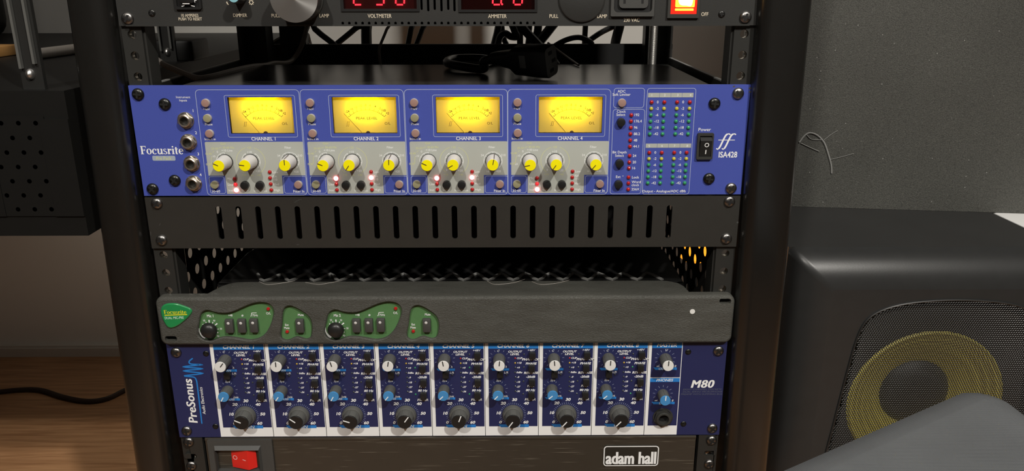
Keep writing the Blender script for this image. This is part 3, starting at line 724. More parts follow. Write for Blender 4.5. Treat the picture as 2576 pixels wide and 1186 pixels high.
W('ADC', (140.9, -5.9), 2.0); W('Soft Limiter', (141.0, -8.4), 2.0); W('Clock', (141.4, -21.6), 2.0); W('Select', (141.1, -24.1), 2.0); W('Bit Depth', (141.4, -54.1), 2.0); W('Select', (141.4, -56.8), 2.0); W('Ext', (141.1, -74.2), 2.0)
p = (144.3, -72.6); wt.stroke([p, (p[0] + 1, p[1])], .3, .12)
for st, p in (('192', (151.9, -24.3)), ('176.4', (152.0, -29.3)), ('96', (151.9, -34.3)), ('88.2', (152.0, -39.4)), ('48', (152.1, -44.5)), ('44.1', (152.0, -49.4)), ('24', (152.0, -57.0)), ('20', (152.1, -62.2)), ('16', (152.2, -67.0)), ('Lock', (152.2, -74.6)), ('Word', (152.1, -78.5)), ('clock', (152.2, -81.0)), ('256X', (152.2, -84.5))): W(st, p, 2.0, .008, al='L')
for i, st in enumerate(('0', '-2', '-6', '-12', '-18', '-42')):
    t = i / 5
    for xa, xb in ((1654, 1649.5), (1718, 1713)): W(st, ([(169.6, -14.3), (169.5, -39.4)][0][0] + t * ((169.5, -39.4)[0] - (169.6, -14.3)[0]) + (0 if xa == 1654 else (189.5, -14.4)[0] - (169.6, -14.3)[0]), (169.6, -14.3)[1] + t * ((169.5, -39.4)[1] - (169.6, -14.3)[1])), 2.0, .008)
    for sh in (0, 1): W(st, ((169.9, -54.4)[0] + t * ((169.9, -79.4)[0] - (169.9, -54.4)[0]) + sh * ((189.9, -54.5)[0] - (169.9, -54.4)[0]), (169.9, -54.4)[1] + t * ((169.9, -79.4)[1] - (169.9, -54.4)[1])), 2.0, .008)
W('Output - Analogue/ADC dBfs', (178.7, -86.2), 2.0, .008); W('Power', (208.0, -36.3), 2.6, .004)
W('ISA428', (228.1, -57.5), 4.5, .02, sx=.8)
W('Instrument', (-199.9, -9.7), 1.7, .002); W('Inputs', (-200.2, -12.2), 1.7, .002)
for i, p in enumerate(((-193.5, -20.5), (-193.4, -37.9), (-193.6, -54.9), (-193.8, -71.8))): W(str(i + 1), p, 2.2, .008)
fp = win((-238.8, -53.9), (-204.7, -47.5))
vsF = serif('Focusrite'); kF = (fp[1] - fp[0]) / vsF[3]
wt.text('Focusrite', (fp[0] + fp[1]) / 2, fp[2], 6.6, .14, font='serif', sx=kF / 6.6)
stuff(part('outlines', ln, 'line_print', I))
pl = win((-230.4, -59.2), (-212.2, -55.2)); part('name_pill', MB().flat(rrect(pl[0], pl[1], pl[2], pl[3], 1), .1), 'pill_print', I)
yl.text('Pre Pack', (pl[0] + pl[1]) / 2, pl[2] + .7, 2.6, .14, bold=.004, sx=.9)
stuff(part('lettering', wt, 'white_print', I)); stuff(part('pale_yellow_lettering', yl, 'yellow_print', I, label='pale yellow lettering'))
# double f emblem
b = MB(); e0 = (226.0, -44.6)
for dx in (-2.6, 1.8):
    b.stroke(smooth_path([(e0[0] + dx - 5, e0[1] - 5.6, 0), (e0[0] + dx - 3.8, e0[1] - 6.2, 0), (e0[0] + dx - 2.2, e0[1] - 4.2, 0), (e0[0] + dx + .4, e0[1] + 2.2, 0), (e0[0] + dx + 2.2, e0[1] + 5.4, 0), (e0[0] + dx + 4.4, e0[1] + 6, 0), (e0[0] + dx + 5.2, e0[1] + 5.2, 0)], 5), [.9] * 8 + [1.35] * 14 + [.9] * 20, .14)
b.stroke([(e0[0] - 6.5, e0[1] + 1.1), (e0[0] + 6.6, e0[1] + 1.1)], .55, .14)
part('emblem', b, 'white_print', I)
# meters
NEED = (-40, -43, -41, -41)
for c in range(4):
    d = CHU[c]; u0, u1, v0, v1 = mt[0] + d, mt[1] + d, mt[2], mt[3]; uc = (u0 + u1) / 2
    b = MB(); dz = -22
    for q in ((u0 - .8, u0, v0 - .8, v1 + .8, dz, -.4), (u1, u1 + .8, v0 - .8, v1 + .8, dz, -.4), (u0, u1, v0 - .8, v0, dz, -.4), (u0, u1, v1, v1 + .8, dz, -.4), (u0 - .8, u1 + .8, v0 - .8, v1 + .8, dz - .8, dz)): b.box(*q)
    meter = part('level_meter', b, 'housing_cream', I)
    part('dial', MB().add([(u0, v0, -3.0), (u1, v0, -3.0), (u1, v1, -3.0), (u0, v1, -3.0)], [(0, 1, 2, 3)]), 'paper', meter, label='backlit yellow dial')
    s_ = MB(); H_ = v1 - v0; cu, cv = uc + 1.0, v0 - 3.5
    R_ = H_ * .78 + 3.5 - 1.8
    A0, A1 = -43, 43
    R_ = 20.3; cv = v0 - 2.2
    s_.stroke(arcp(cu, cv + 0, R_, A0, A1, 30), .28, -2.88)
    for st, a, l in (('-24', -38, 2.0), ('-16', -29, 2.0), ('-12', -20.5, 2.0), ('-10', -11, 2.0), ('-8', -1.5, 2.0), ('-6', 7, 2.0), ('-4', 16.5, 2.0), ('-2', 26, 2.0), ('', 29.5, .9), ('0dB', 34, 2.0), ('', 38.5, .9), ('+2', 43, 2.0), ('', -43, .9)):
        s2, c2 = math.sin(math.radians(a)), math.cos(math.radians(a))
        s_.stroke([(cu + R_ * s2, cv + R_ * c2), (cu + (R_ + l) * s2, cv + (R_ + l) * c2)], .32, -2.88)
        if st: s_.text(st, cu + (R_ + 3.6) * s2, cv + (R_ + 3.2) * c2 - .4, 1.8, -2.88, rot=-math.radians(a) * .25, sx=.85, bold=.018)
    s_.text('PEAK LEVEL', cu, v0 + H_ * .37, 2.1, -2.88, bold=.004, sx=1.05); s_.text('O/L', cu + 16.2, v0 + H_ * .225, 2.0, -2.88)
    for dx in (0, 1.3):
        s_.stroke(smooth_path([(uc - 15.4 + dx, v0 + H_ * .19, 0), (uc - 14.9 + dx, v0 + H_ * .19, 0), (uc - 14.3 + dx, v0 + H_ * .30, 0), (uc - 13.7 + dx, v0 + H_ * .30, 0)], 4), .24, -2.88)
    part('scale_print', s_, 'dark_line', meter)
    a = math.radians(NEED[c]); pv = (cu - .6, v0 - 3); 
    b = MB(); q0 = (u0 + (u1 - u0) * .42, v0 + .9); q1 = (u0 + (u1 - u0) * .185, v0 + H_ * .565)
    if c: q1 = (u0 + (u1 - u0) * .165, v0 + H_ * .54)
    b.stroke([q0, q1], .26, -2.5); b.stroke([(q0[0] + .2, q0[1] - .9), q0], .3, -2.5); part('needle', b, 'dark_line', meter, label='thin dark needle')
    part('screw_cover', MB().lathe([(1.7, -2.95), (1.7, -2.0), (1.0, -1.75)], 16, c=(uc + 1.5, v0 - .3)), 'dark_line', meter)
    f = MB().prism(rect(u0, u1, v0, v1), -1.6, -.9, [rect(u0 + 2.0, u1 - 1.0, v0 + 1.6, v1 - .6)])
    part('pane_border', f, 'pane', meter)
    part('pane', MB().box(u0 + 2.0, u1 - 1.0, v0 + 1.6, v1 - .6, -1.5, -1.1), 'pane', meter)
    l = bpy.data.lights.new('meter_bulb', 'AREA'); l.shape = 'RECTANGLE'; l.size = .020; l.size_y = .004; l.energy = .020; l.color = (1.0, .68, .010)
    lo = link(bpy.data.objects.new('meter_bulb', l), meter); lo.location = ((uc + .5) / 1000, .0120, (v1 - 9.0) / 1000); lo.rotation_euler = (-PI / 2, 0, 0)
# buttons
def button_mesh(r, h, top, rim, nm):
    b = MB(); b.lathe([(r, 0), (r, h * .7), (r * .93, h)], 20, m=1, cap=False); b.lathe([(r * .93, h), (r * .8, h * 1.05), (.01, h * 1.06)], 20, m=0, cap=False)
    return mesh_of(b, [top, rim], nm)
BP = button_mesh(3.25, 2.6, 'btn_pink', 'btn_rim', 'push_button'); BO = button_mesh(3.25, 2.6, 'btn_olive', 'btn_rim', 'push_button'); BB = button_mesh(3.4, 3.4, 'btn_black', 'btn_black', 'push_button')
def led_mesh(r, m_, nm): return mesh_of(MB().lathe([(r, 0), (r, .5), (r * .85, 1.1), (r * .5, 1.5), (.01, 1.6)], 14, cap=False), [m_], nm)
LR = led_mesh(1.55, 'led_red', 'led'); LG = led_mesh(1.55, 'led_glow', 'led'); LW = led_mesh(1.9, 'led_lit', 'led'); LY = led_mesh(1.5, 'led_yellow', 'led'); LGn = led_mesh(1.5, 'led_green', 'led')
BULB = MB().lathe([(5.6, 0), (5.6, .9)], 32)
KB = mesh_of(MB().lathe([(6.1, .1), (6.1, 1.3)], 36), ['btn_black'], 'control_knob')
KBODY = mesh_of(MB().lathe([(5.75, 1.3), (5.5, 3), (4.85, 15.2), (4.5, 15.7)], 36), ['knob_light'], 'knob_body')
KCAP = mesh_of(MB().lathe([(4.45, 15.6), (4.35, 16.0), (.01, 16.1)], 32, cap=False), ['cap_yellow'], 'cap')
KPTR = mesh_of(MB().box(-.28, .28, .3, 4.5, 16.0, 16.25).add([(-.25, 4.5, 15.9), (.25, 4.5, 15.9), (.25, 5.6, 3), (-.25, 5.6, 3)], [(0, 1, 2, 3)]).add([(-.25, 5.15, 15.6), (.25, 5.15, 15.6), (.25, 5.85, 2.2), (-.25, 5.85, 2.2)], [(0, 1, 2, 3)]), ['dark_line'], 'pointer')
def knob(p, ang):
    o = part('control_knob', KB, None, I, (p[0], p[1], 0), rot=math.radians(ang), label='light grey knob with yellow cap')
    part('knob_body', KBODY, None, o); part('cap', KCAP, None, o, label='yellow cap'); part('pointer', KPTR, None, o)
    return o
ANG = ((-66, -83, 0), (-68, -145, 2), (-65, -120, 12), (-102, -145, -140))
LIT = ((2, -1), (0, 1), (0, 1), (2, -1))
for c in range(4):
    d = CHU[c]
    for me, p in ((BP, (-182.6, -13.3)), (BO, (-182.6, -25.2)), (BP, (-182.4, -37.3)), (BO, (-183.0, -78.7)), (BP, (-116.1, -78.8))): part('push_button', me, None, I, (p[0] + d, p[1], 0))
    for p in ((-158.9, -79.1), (-146.8, -79.1)): part('push_button', BB, None, I, (p[0] + d, p[1], 0), label='round black button')
    lit, litb = LIT[c]
    for i, p in enumerate(((-166.8, -74.0), (-166.7, -78.7), (-166.6, -83.5))):
        me = LW if i == lit else (LG if (i == 1 and lit == 2) else LR)
        part('led', me, None, I, (p[0] + d, p[1], 0), label='lit red led' if i == lit else None)
    for i, p in enumerate(((-138.3, -68.6), (-138.5, -73.5), (-138.4, -78.4), (-138.4, -83.4))): part('led', LW if i == litb else LR, None, I, (p[0] + d, p[1], 0), label='lit red led' if i == litb else None)
    for p, a in zip(((-172.8, -60.1), (-152.5, -59.9), (-121.5, -59.9)), ANG[c]): knob((p[0] + d, p[1]), a)
part('push_button', BP, None, I, (141.5, -13.7, 0))
for p in ((141.3, -28.8), (141.4, -61.8), (141.3, -79.0)): part('push_button', BB, None, I, (p[0], p[1], 0), label='round black button')
for p in ((149.4, -23.5), (149.3, -28.3), (149.4, -33.4), (149.3, -38.4), (149.4, -43.5), (149.4, -48.5), (149.5, -56.0), (149.5, -61.2), (149.4, -66.1), (149.4, -73.6), (149.5, -78.5), (149.6, -83.6)): part('led', LR, None, I, (p[0], p[1], 0))
for A_, B_ in (((164.8, -13.4, 194.7, -13.4), (164.7, -38.5, 195.0, -38.5)), ((165.1, -53.5, 194.9, -53.5), (165.1, -78.4, 195.0, -78.5))):
    for r_ in range(6):
        t = r_ / 5; ua = A_[0] + (B_[0] - A_[0]) * t; ub = A_[2] + (B_[2] - A_[2]) * t; v = A_[1] + (B_[1] - A_[1]) * t
        for q in range(4): part('led', LR if r_ == 0 else LY if r_ == 1 else LGn, None, I, (ua + (ub - ua) * q / 3, v, 0))
# jacks
def jack_mesh(rh, hm, nm):
    b = MB(); b.lathe([(rh * 1.08, 0), (rh * 1.08, .8), (rh * .95, .9)], 28, cap=False)
    b.prism([(rh * 1.02 * math.cos(PI / 3 * i + .3), rh * 1.02 * math.sin(PI / 3 * i + .3)) for i in range(6)], .8, 3.0, [circ(0, 0, rh * .6, 20)])
    b.lathe([(rh * .78, 3.0), (rh * .78, 4.6), (rh * .70, 5.0), (rh * .55, 4.9), (rh * .52, .3)], 28, cap=False)
    b.add([(p[0], p[1], .4) for p in circ(0, 0, rh * .53, 20)], [tuple(range(20))], 1)
    return mesh_of(b, [hm, 'pit'], nm)
JK = jack_mesh(6.0, 'nickel', 'jack_socket')
for i, p in enumerate(((-200.0, -26.9), (-199.8, -44.1), (-199.5, -61.4), (-199.9, -77.6))): part('jack_socket', JK, None, I, (p[0], p[1], 0), rot=.4 * i)
# rocker switch
s0 = win((202.0, -58.7), (215.6, -37.6)); s0 = (s0[0] + .4, s0[1] - .4, s0[2], s0[3])
o = part('power_switch', MB().prism(rrect(s0[0], s0[1], s0[2], s0[3], 1), 0, 2.4, [rect(s0[0] + 1.8, s0[1] - 1.2, s0[2] + 2.2, s0[3] - 2.2)]), 'plastic_mid', I)
a = (s0[0] + 2.2, s0[1] - 1.5, s0[2] + 2.4, s0[3] - 2.4)
b = MB(); mid = a[3] - 3.4
b.add([(a[0], a[2], 1.8), (a[1], a[2], 1.8), (a[1], mid, 4.2), (a[0], mid, 4.2), (a[1], a[3], .6), (a[0], a[3], .6), (a[0], a[2], 0), (a[1], a[2], 0), (a[1], mid, 0), (a[0], mid, 0)], [(0, 1, 2, 3), (3, 2, 4, 5), (0, 6, 7, 1), (0, 3, 9, 6), (1, 7, 8, 2), (3, 5, 9), (2, 8, 4)])
k = part('rocker', b, 'plastic_black', o)
b = MB(); um = (a[0] + a[1]) / 2 + .6; vm_ = mid - 3.4; b.stroke([(x, y) for x, y in circ(um, vm_, 1.5, 18)], .6, 4.1, closed=True); b.stroke([(um - .2, a[2] + 2), (um - .2, a[2] + 5.4)], .8, 3.0)
bb = [(x, y, 1.8 + (y - a[2]) / (mid - a[2]) * 2.4 + .06) for x, y, w in b.v]; b.v = bb
part('rocker_print', b, 'white_print', k)
screws(I, [(232.0, -6.7), (232.8, -82.9)], SCREW); screws(I, [(-234.4, -6.6), (-233.6, -82.3)], SCREW_D); screws(I, [(-214.7, -14.3), (-214.9, -75.3), (214.1, -14.6), (214.3, -74.9)], SCREW_D, nm='panel_screw')
b = MB()
for p in ((-236.3, -6.3), (228.3, -1.3), (240.8, -2.7), (241.1, -5.5)): b.flat([(p[0] - .9, p[1] - .5), (p[0] + .7, p[1] - .7), (p[0] + 1, p[1] + .4), (p[0] - .5, p[1] + .6)], .1)
stuff(part('chipped_paint', b, 'nickel', I, label='bare metal where the blue paint is chipped'))

# ================================================================== VENT PANEL
Vn = thing('vent_panel', 'one-space black blank panel with a row of upright slots', 'rack panel', uloc(-88.9))
sa = (-182.9, -21.8); sb = (184.1, -22.2); holes = []
for i in range(24):
    u = sa[0] + (sb[0] - sa[0]) * i / 23; holes.append(rrect(u - 2.3, u + 2.3, -36.6, -8.2, 2.25, 4))
part('front_panel', MB().prism(rect(-241.3, 241.3, -44.0, -.6), -2, 0, holes), 'vent_black', Vn)
part('folded_edge', MB().box(-221, 221, -44.0, -42.5, -14, -2).box(-221, 221, -2, -.6, -14, -2), 'vent_black', Vn)
screws(Vn, [(-231.9, -5.4), (-232.3, -36.8), (232.5, -5.1), (232.6, -36.9)])
b = MB()
for x, y in ((0, 0), (2.2, 1), (-1.4, -1.1)):
    p = (-118.3, -3.8); b.stroke([(p[0] + x - 1.5, p[1] + y), (p[0] + x + 1.4, p[1] + y + .4)], .35, .06)
p = (-121.0, -41.1); b.stroke([(p[0] - 1, p[1]), (p[0] + 1.2, p[1])], .5, .06)
p = (-231.9, -23.3); b.stroke([(p[0] - .6, p[1] - 1), (p[0] + .6, p[1] + 1)], .4, .06); p = (-240.5, -31.1); b.stroke([(p[0] - .2, p[1] - 1.6), (p[0] + .2, p[1] + 1.6)], .5, .06); p = (240.7, -23.0); b.flat(circ(p[0], p[1], .9, 8), .06)
stuff(part('scuff_marks', b, 'plastic_grey', Vn, label='pale scuffs'))

# ================================================================== GREEN DUAL PREAMP
G = thing('moulded_preamp', 'dark grey leathery moulded preamp with green control insets', 'preamp', uloc(-177.8))

OFFM = (-102.2, -19.2)[0] - (-209.3, -18.7)[0]
GU0, GU1, GV0, GV1 = -243.0, 243.2, -40.6, 3.6
mic = smooth2([(-208.1, -18.4), (-206.9, -14.2), (-204.4, -10.1), (-200.9, -8.3), (-198.0, -8.6), (-194.4, -9.9), (-189.2, -10.9), (-182.5, -10.7), (-176.1, -8.6), (-169.0, -5.3), (-162.1, -2.5), (-155.8, -1.3), (-149.6, -2.0), (-146.0, -4.6), (-144.6, -8.8), (-145.5, -14.0), (-148.6, -21.8), (-153.2, -29.2), (-157.9, -33.4), (-162.9, -35.4), (-168.3, -35.9), (-175.0, -34.6), (-180.7, -33.5), (-186.9, -32.9), (-191.8, -33.5), (-196.3, -35.2), (-200.3, -36.4), (-205.1, -35.6), (-208.7, -33.7), (-210.5, -30.5), (-209.8, -24.7)], 3)
mute = smooth2([(-137.2, -10.8), (-134.8, -6.1), (-131.2, -4.5), (-126.9, -5.7), (-122.3, -8.5), (-117.7, -12.1), (-114.7, -16.2), (-113.7, -21.0), (-114.0, -26.9), (-115.2, -32.3), (-117.3, -34.7), (-120.1, -35.3), (-123.8, -34.1), (-127.0, -33.1), (-130.1, -34.0), (-133.3, -35.6), (-136.1, -36.3), (-138.8, -35.6), (-140.7, -33.4), (-140.6, -29.2), (-139.1, -22.1)], 3)
mic.reverse(); mute.reverse()
shift = lambda pl, d: [(p[0] + d, p[1]) for p in pl]
def grow(pl, d):
    n = len(pl); out = []
    for i in range(n):
        a, b = pl[i - 1], pl[(i + 1) % n]; t = Vector((b[0] - a[0], b[1] - a[1])).normalized(); out.append((pl[i][0] + t.y * d, pl[i][1] - t.x * d))
    return out
insets = [mic, mute, shift(mic, OFFM), shift(mute, OFFM)]
ear = [rrect((229.6, -1.3)[0], (239.4, -1.3)[0], (234.5, -3.8)[1], (234.1, 1.2)[1], 2.1, 4), rrect((-238.7, -34.0)[0], (-228.6, -34.1)[0], (-234.2, -36.3)[1], (-233.6, -31.5)[1], 2.0, 4)]
b = MB(); RG = [(0, -3), (0, 2.6), (.3, 4.0), (1.0, 5.2), (1.9, 5.8), (2.8, 6.0)]; loops = []
for d, w in RG: loops.append([(p[0], p[1], w) for p in rrect(GU0 + d, GU1 - d, GV0 + d, GV1 - d, max(6.5 - d, 1.8), 6)])
n = len(loops[0])
b.add([p for l in loops for p in l], [(k * n + i, k * n + (i + 1) % n, (k + 1) * n + (i + 1) % n, (k + 1) * n + i) for k in range(len(RG) - 1) for i in range(n)], 0, True)
hl = [grow(h, .9) for h in insets]
b.flat([(p[0], p[1]) for p in loops[-1]], 6.0, 0, hl + ear)
for h0, h1 in zip(hl, insets):
    n = len(h0); b.add([(p[0], p[1], 6) for p in h0] + [(p[0], p[1], 5.2) for p in h1] + [(p[0], p[1], 2.6) for p in h1], [(k * n + i, k * n + (i + 1) % n, (k + 1) * n + (i + 1) % n, (k + 1) * n + i) for k in (0, 1) for i in range(n)], 0, True)
for h0 in ear:
    n = len(h0); b.add([(p[0], p[1], 6) for p in h0] + [(p[0], p[1], 0.2) for p in h0], [(i, n + i, n + (i + 1) % n, (i + 1) % n) for i in range(n)]); b.flat(h0, .2, 1)
part('fascia', b, ['fascia', 'pit'], G)
# rounded collar and ribbed case behind the fascia
def outl(l):
    return [(p[0] * 1000, p[1] * 1000) for p in l]
def slab(b, pts, z0, z1, r=.002):
    """outline in x, y metres with a softened top edge"""
    n = len(pts); ins = lambda d: [( (p[0]) * (1 - d / .21), p[1] - d * (1 if p[1] > .03 else 0)) for p in pts]
    L_ = [[(p[0], p[1], z0) for p in pts], [(p[0], p[1], z1 - r) for p in pts], [(p[0], p[1], z1 - r * .3) for p in ins(r * .3)], [(p[0], p[1], z1) for p in ins(r)]]
    b.add([p for l in L_ for p in l], [(k * n + i, k * n + (i + 1) % n, (k + 1) * n + (i + 1) % n, (k + 1) * n + i) for k in range(3) for i in range(n)], 0, True)
    b.add(L_[-1], [tuple(range(n))]); return b
zt = ZT - .1778 - .0012
col_ = [(-.2085, .002), (.2105, .002), (.2100, .014), (.2080, .030), (.2040, .039), (.1960, .0435), (.1860, .0445), (-.1800, .0445), (-.1900, .0440), (-.1970, .0405), (-.2020, .033), (-.2075, .016)]
toG = lambda b: [(p[0], p[1], p[2] - (ZT - .1778)) for p in b.v]
b = slab(MB(), col_, zt - .034, zt); b.v = toG(b); part('collar', b, 'fascia', G, mm=False)
body = [(-.2085, .0445), (.2105, .0445), (.2105, .13), (.206, .145), (.195, .15), (-.193, .15), (-.204, .145), (-.2085, .13)]
b = slab(MB(), body, zt - .034, zt - .0012); b.v = toG(b); part('case', b, 'plastic_black', G, mm=False)
zz = []; x = -.178; i = 0
while x < .198: zz.append((x, .0465 if i % 2 else .064, zt - .0008 - (ZT - .1778))); x += .0112 if i % 2 == 0 else .0112; i += 1
part('zigzag_rib', MB().tube(zz, .0016, seg=8, res=3), 'rib_grey', G, mm=False)
part('case_foot', MB().box(-.19, .19, .05, .14, -.0395, -.0352), 'plastic_black', G, mm=False)
# green plates, badge
for k, h in enumerate(insets): part('green_inset', MB().flat(grow(h, .5), 2.8), 'green_plate', G, label='recessed green control plate')
bd = smooth2([(-238.6, -8.9), (-237.1, -4.3), (-233.5, -1.9), (-228.6, -1.3), (-223.9, -1.7), (-220.3, -3.0), (-215.3, -5.1), (-212.9, -6.9), (-212.7, -9.5), (-215.9, -13.7), (-221.3, -18.4), (-226.5, -22.0), (-231.6, -23.9), (-234.8, -22.8), (-236.7, -19.3), (-238.2, -14.1)], 3); bd.reverse()
b = MB(); n = len(bd); cb = (sum(p[0] for p in bd) / n, sum(p[1] for p in bd) / n)
lp = [[(cb[0] + (p[0] - cb[0]) * k, cb[1] + (p[1] - cb[1]) * k, w) for p in bd] for k, w in ((1, 5.9), (1, 6.4), (.97, 6.9), (.9, 7.15))]
b.add([p for l in lp for p in l], [(k * n + i, k * n + (i + 1) % n, (k + 1) * n + (i + 1) % n, (k + 1) * n + i) for k in range(3) for i in range(n)], 0, True); b.flat([(p[0], p[1]) for p in lp[-1]], 7.15)
badge = part('badge', b, 'badge_green', G, label='glossy green pick-shaped badge')
b = MB(); p0 = [(-235.7, -10.5), (-216.8, -9.9)]; b.text('Focusrite', (p0[0][0] + p0[1][0]) / 2, p0[0][1], 3.3, 7.25, font='serif', sx=(p0[1][0] - p0[0][0]) / serif('Focusrite')[3] / 3.3)
q0 = [(-235.6, -11.8), (-216.6, -11.2)]; b.stroke(q0, .8, 7.25); part('badge_name', b, 'badge_yellow', badge)
b = MB(); p0 = [(-235.7, -15.4), (-219.8, -14.9)]; b.text('DUAL MIC-PRE', (p0[0][0] + p0[1][0]) / 2, p0[0][1] + .2, 2.2, 7.25, bold=.012, sx=(p0[1][0] - p0[0][0]) / 2.2 / (lambda g: g[3] - g[2])(glyphs('DUAL MIC-PRE', .012, 1.0)), rot=.02); part('badge_line', b, 'badge_mint', badge)
# controls on the green plates
b = MB()
GB = MB(); GB.bbox(-3.4, 3.4, -6.1, 6.1, 2.8, 6.5, .7); GB.lathe([(1.25, 6.5), (1.1, 6.62), (.01, 6.62)], 14, c=(-.4, 2.9), m=1, cap=False)
GBM = mesh_of(GB, ['plastic_grey', 'knob_light'], 'push_button')
GL = mesh_of(MB().lathe([(1.5, 2.8), (1.5, 3.5), (1.1, 4.1), (.01, 4.3)], 14, cap=False), ['led_red'], 'led')
GK = MB(); GK.lathe([(4.6, 2.8), (4.6, 4.0), (6.6, 4.4), (7.0, 5.4), (6.8, 7.0), (6.0, 8.6), (4.6, 9.7), (2.4, 10.3), (.01, 10.5)], 32, cap=False)
GKM = mesh_of(GK, ['plastic_black'], 'gain_knob')
for k in (0, 1):
    d = OFFM * k
    for p in ((-183.2, -22.7), (-172.7, -22.6), (-162.6, -22.4)): part('push_button', GBM, None, G, (p[0] + d, p[1], 0))
    p = (-123.8, -22.8); part('push_button', GBM, None, G, (p[0] + d, p[1], 0))
    for p in ((-149.7, -8.1), (-135.6, -29.1)): part('led', GL, None, G, (p[0] + d, p[1], 0))
    kc = (-200.7, -26.5); part('gain_knob', GKM, None, G, (kc[0] + d, kc[1], 0), label='shiny black domed knob')
    def T(st, p, h, **kw): b.text(st, p[0] + d, p[1], h, 3.0, **kw)
    T('Mic %d' % (k + 1), (-199.3, -15.5), 2.3, bold=.02, sx=.8); T('+48', (-182.2, -14.9), 1.9, bold=.012, sx=.85); T('\u00f8', (-172.1, -14.9), 2.2, bold=.02); T('75Hz', (-161.4, -14.9), 1.9, bold=.012, sx=.8)
    r_ = [(-165.4, -14.7), (-164.8, -14.7), (-164.0, -11.8), (-159.9, -11.7)]; b.stroke([(p[0] + d, p[1]) for p in r_], .5, 3.0)
    T('O/L', (-150.0, -13.2), 2.0, bold=.012, sx=.85); T('Mute', (-122.9, -14.7), 2.0, bold=.016, sx=.8); T('Ext', (-135.4, -23.8), 1.9, bold=.016, sx=.8); T('Mute', (-135.7, -26.6), 1.9, bold=.016, sx=.8)
    c0 = (kc[0] + d, kc[1])
    for a in (-52, -24, 0, 26, 52, 90, 118):
        s_, c_ = math.sin(math.radians(a)), math.cos(math.radians(a)); ra = 5.2; rb = 8.5 if a in (0, 52) else 7.4
        b.stroke([(c0[0] + ra * s_, c0[1] + ra * c_), (c0[0] + (ra + rb) / 2 * s_, c0[1] + (ra + rb) / 2 * c_), (c0[0] + (rb - .4) * s_, c0[1] + (rb - .4) * c_), (c0[0] + rb * s_, c0[1] + rb * c_)], [.5, .9, 1.2, .6] if a not in (-24, 26, 90) else [.5, .6, .7, .5], 3.0)
    for a, st in ((-26, '30'), (27, '40'), (90, '50'), (140, '60')):
        s_, c_ = math.sin(math.radians(a)), math.cos(math.radians(a)); T(st, (c0[0] - d + 8.6 * s_ + (.6 if a == 90 else 0), c0[1] + 8.6 * c_ - .5), 1.6, bold=.012, rot=-math.radians(a) if a < 60 else -math.radians(a - 90) * .8, sx=.8)
    b.stroke(arcp(c0[0] - .8, c0[1] - .8, 8.6, -78, -150, 16), [.5 + .1 * i for i in range(17)], 3.0)
stuff(part('lettering', b, 'white_print', G))
p = (207.5, -10.6); part('sticker', MB().lathe([(2.2, 5.9), (2.2, 6.2)], 18, c=p), 'cap_white', G, label='small round white sticker')
b = MB()
for p0 in ((640, 706), (757, 706), (1237, 706), (1353, 706)):
    pass
part('hair', MB().tube([(-0.1702, 0.0428, 0.4412), (-0.1618, 0.0358, 0.4412), (-0.1518, 0.0377, 0.4412), (-0.1387, 0.0444, 0.4412)], .00022, seg=5).tube([(-0.1285, 0.0404, 0.4412), (-0.1160, 0.0354, 0.4412), (-0.1063, 0.0392, 0.4412), (-0.0968, 0.0450, 0.4412)], .00022, seg=5).tube([(0.0339, 0.0418, 0.4412), (0.0407, 0.0339, 0.4412), (0.0566, 0.0376, 0.4412), (0.0674, 0.0465, 0.4412)], .00022, seg=5).tube([(0.0737, 0.0404, 0.4412), (0.0812, 0.0335, 0.4412), (0.0955, 0.0363, 0.4412), (0.1074, 0.0441, 0.4412)], .00022, seg=5), 'cable_grey', None, mm=False)
tag(bpy.data.objects['hair'], 'thin pale hairs lying on top of the moulded dark grey preamp', 'hair', kind='stuff')

# ================================================================== EIGHT CHANNEL NAVY PREAMP
P = thing('navy_preamp', 'navy eight-channel preamp with white-framed channel strips and black gain knobs', 'preamp', uloc(-222.25))
part('front_panel', MB().box(-241.3, 241.3, -88.6, 3.2, -3, 0), 'navy', P)
part('chassis', MB().box(-216, 216, -86, -2, -200, -3), 'chassis_black', P)
PITCH = ((126.7, -85.4)[0] - (-204.2, -83.6)[0]) / 7
UL = (-204.6, -82.4)[0]; UE = (202.9, -84.6)[0]; UMs = UL + PITCH * 8
VB = -88.3; wf = MB(); bs = MB(); bl = MB(); wt = MB(); st_ = MB(); LW_ = 3.0; BW = (-201.9, -79.0)[1] - VB; VT = 2.7; VTB = (-179.8, -2.8)[1]; VTT = (-179.6, -1.7)[1]
for c in range(9):
    u0 = UL + PITCH * c + .25; u1 = UL + PITCH * (c + 1) - .25 if c < 8 else UE
    wf = MB(); wf.flat(rect(u0, u0 + (LW_ if c < 8 else 2.6), VB, VT), .08); wf.flat(rect(u0 + (LW_ if c < 8 else 2.6), u1, VB, VB + BW), .08); wf.flat(rect(u1 - .55, u1, VB + BW, VT), .08); part('strip_frame', wf, 'white_print', P)
    if c < 8: part('divider', MB().flat(rect(u1, u1 + .5, VB, VT), .06), 'black_line', P)
    part('title_bar', MB().flat(rect(u0 + LW_, u1 - .55, VTB, VT), .08), 'strip_blue', P)
def bar(p, wd, h, cut):  # blue strip with a slanted left end
    part('printed_bar', MB().flat([(p[0] - wd / 2 + cut, p[1] - h / 2), (p[0] + wd / 2, p[1] - h / 2), (p[0] + wd / 2, p[1] + h / 2), (p[0] - wd / 2 - cut, p[1] + h / 2)], .09), 'strip_blue', P)
kp = (-191.9, -12.4); kb = (-193.1, -42.0); kg = (-180.2, -66.9); SH = .22
def ticks(u, v, r0, r1, a0, a1, n, wd=.22):
    for i in range(n):
        a = math.radians(a0 + (a1 - a0) * i / (n - 1)); s_, c_ = math.sin(a), math.cos(a); tk.stroke([(u + r0 * s_, v + r0 * c_), (u + r1 * s_, v + r1 * c_)], wd, .1)
tk = MB()
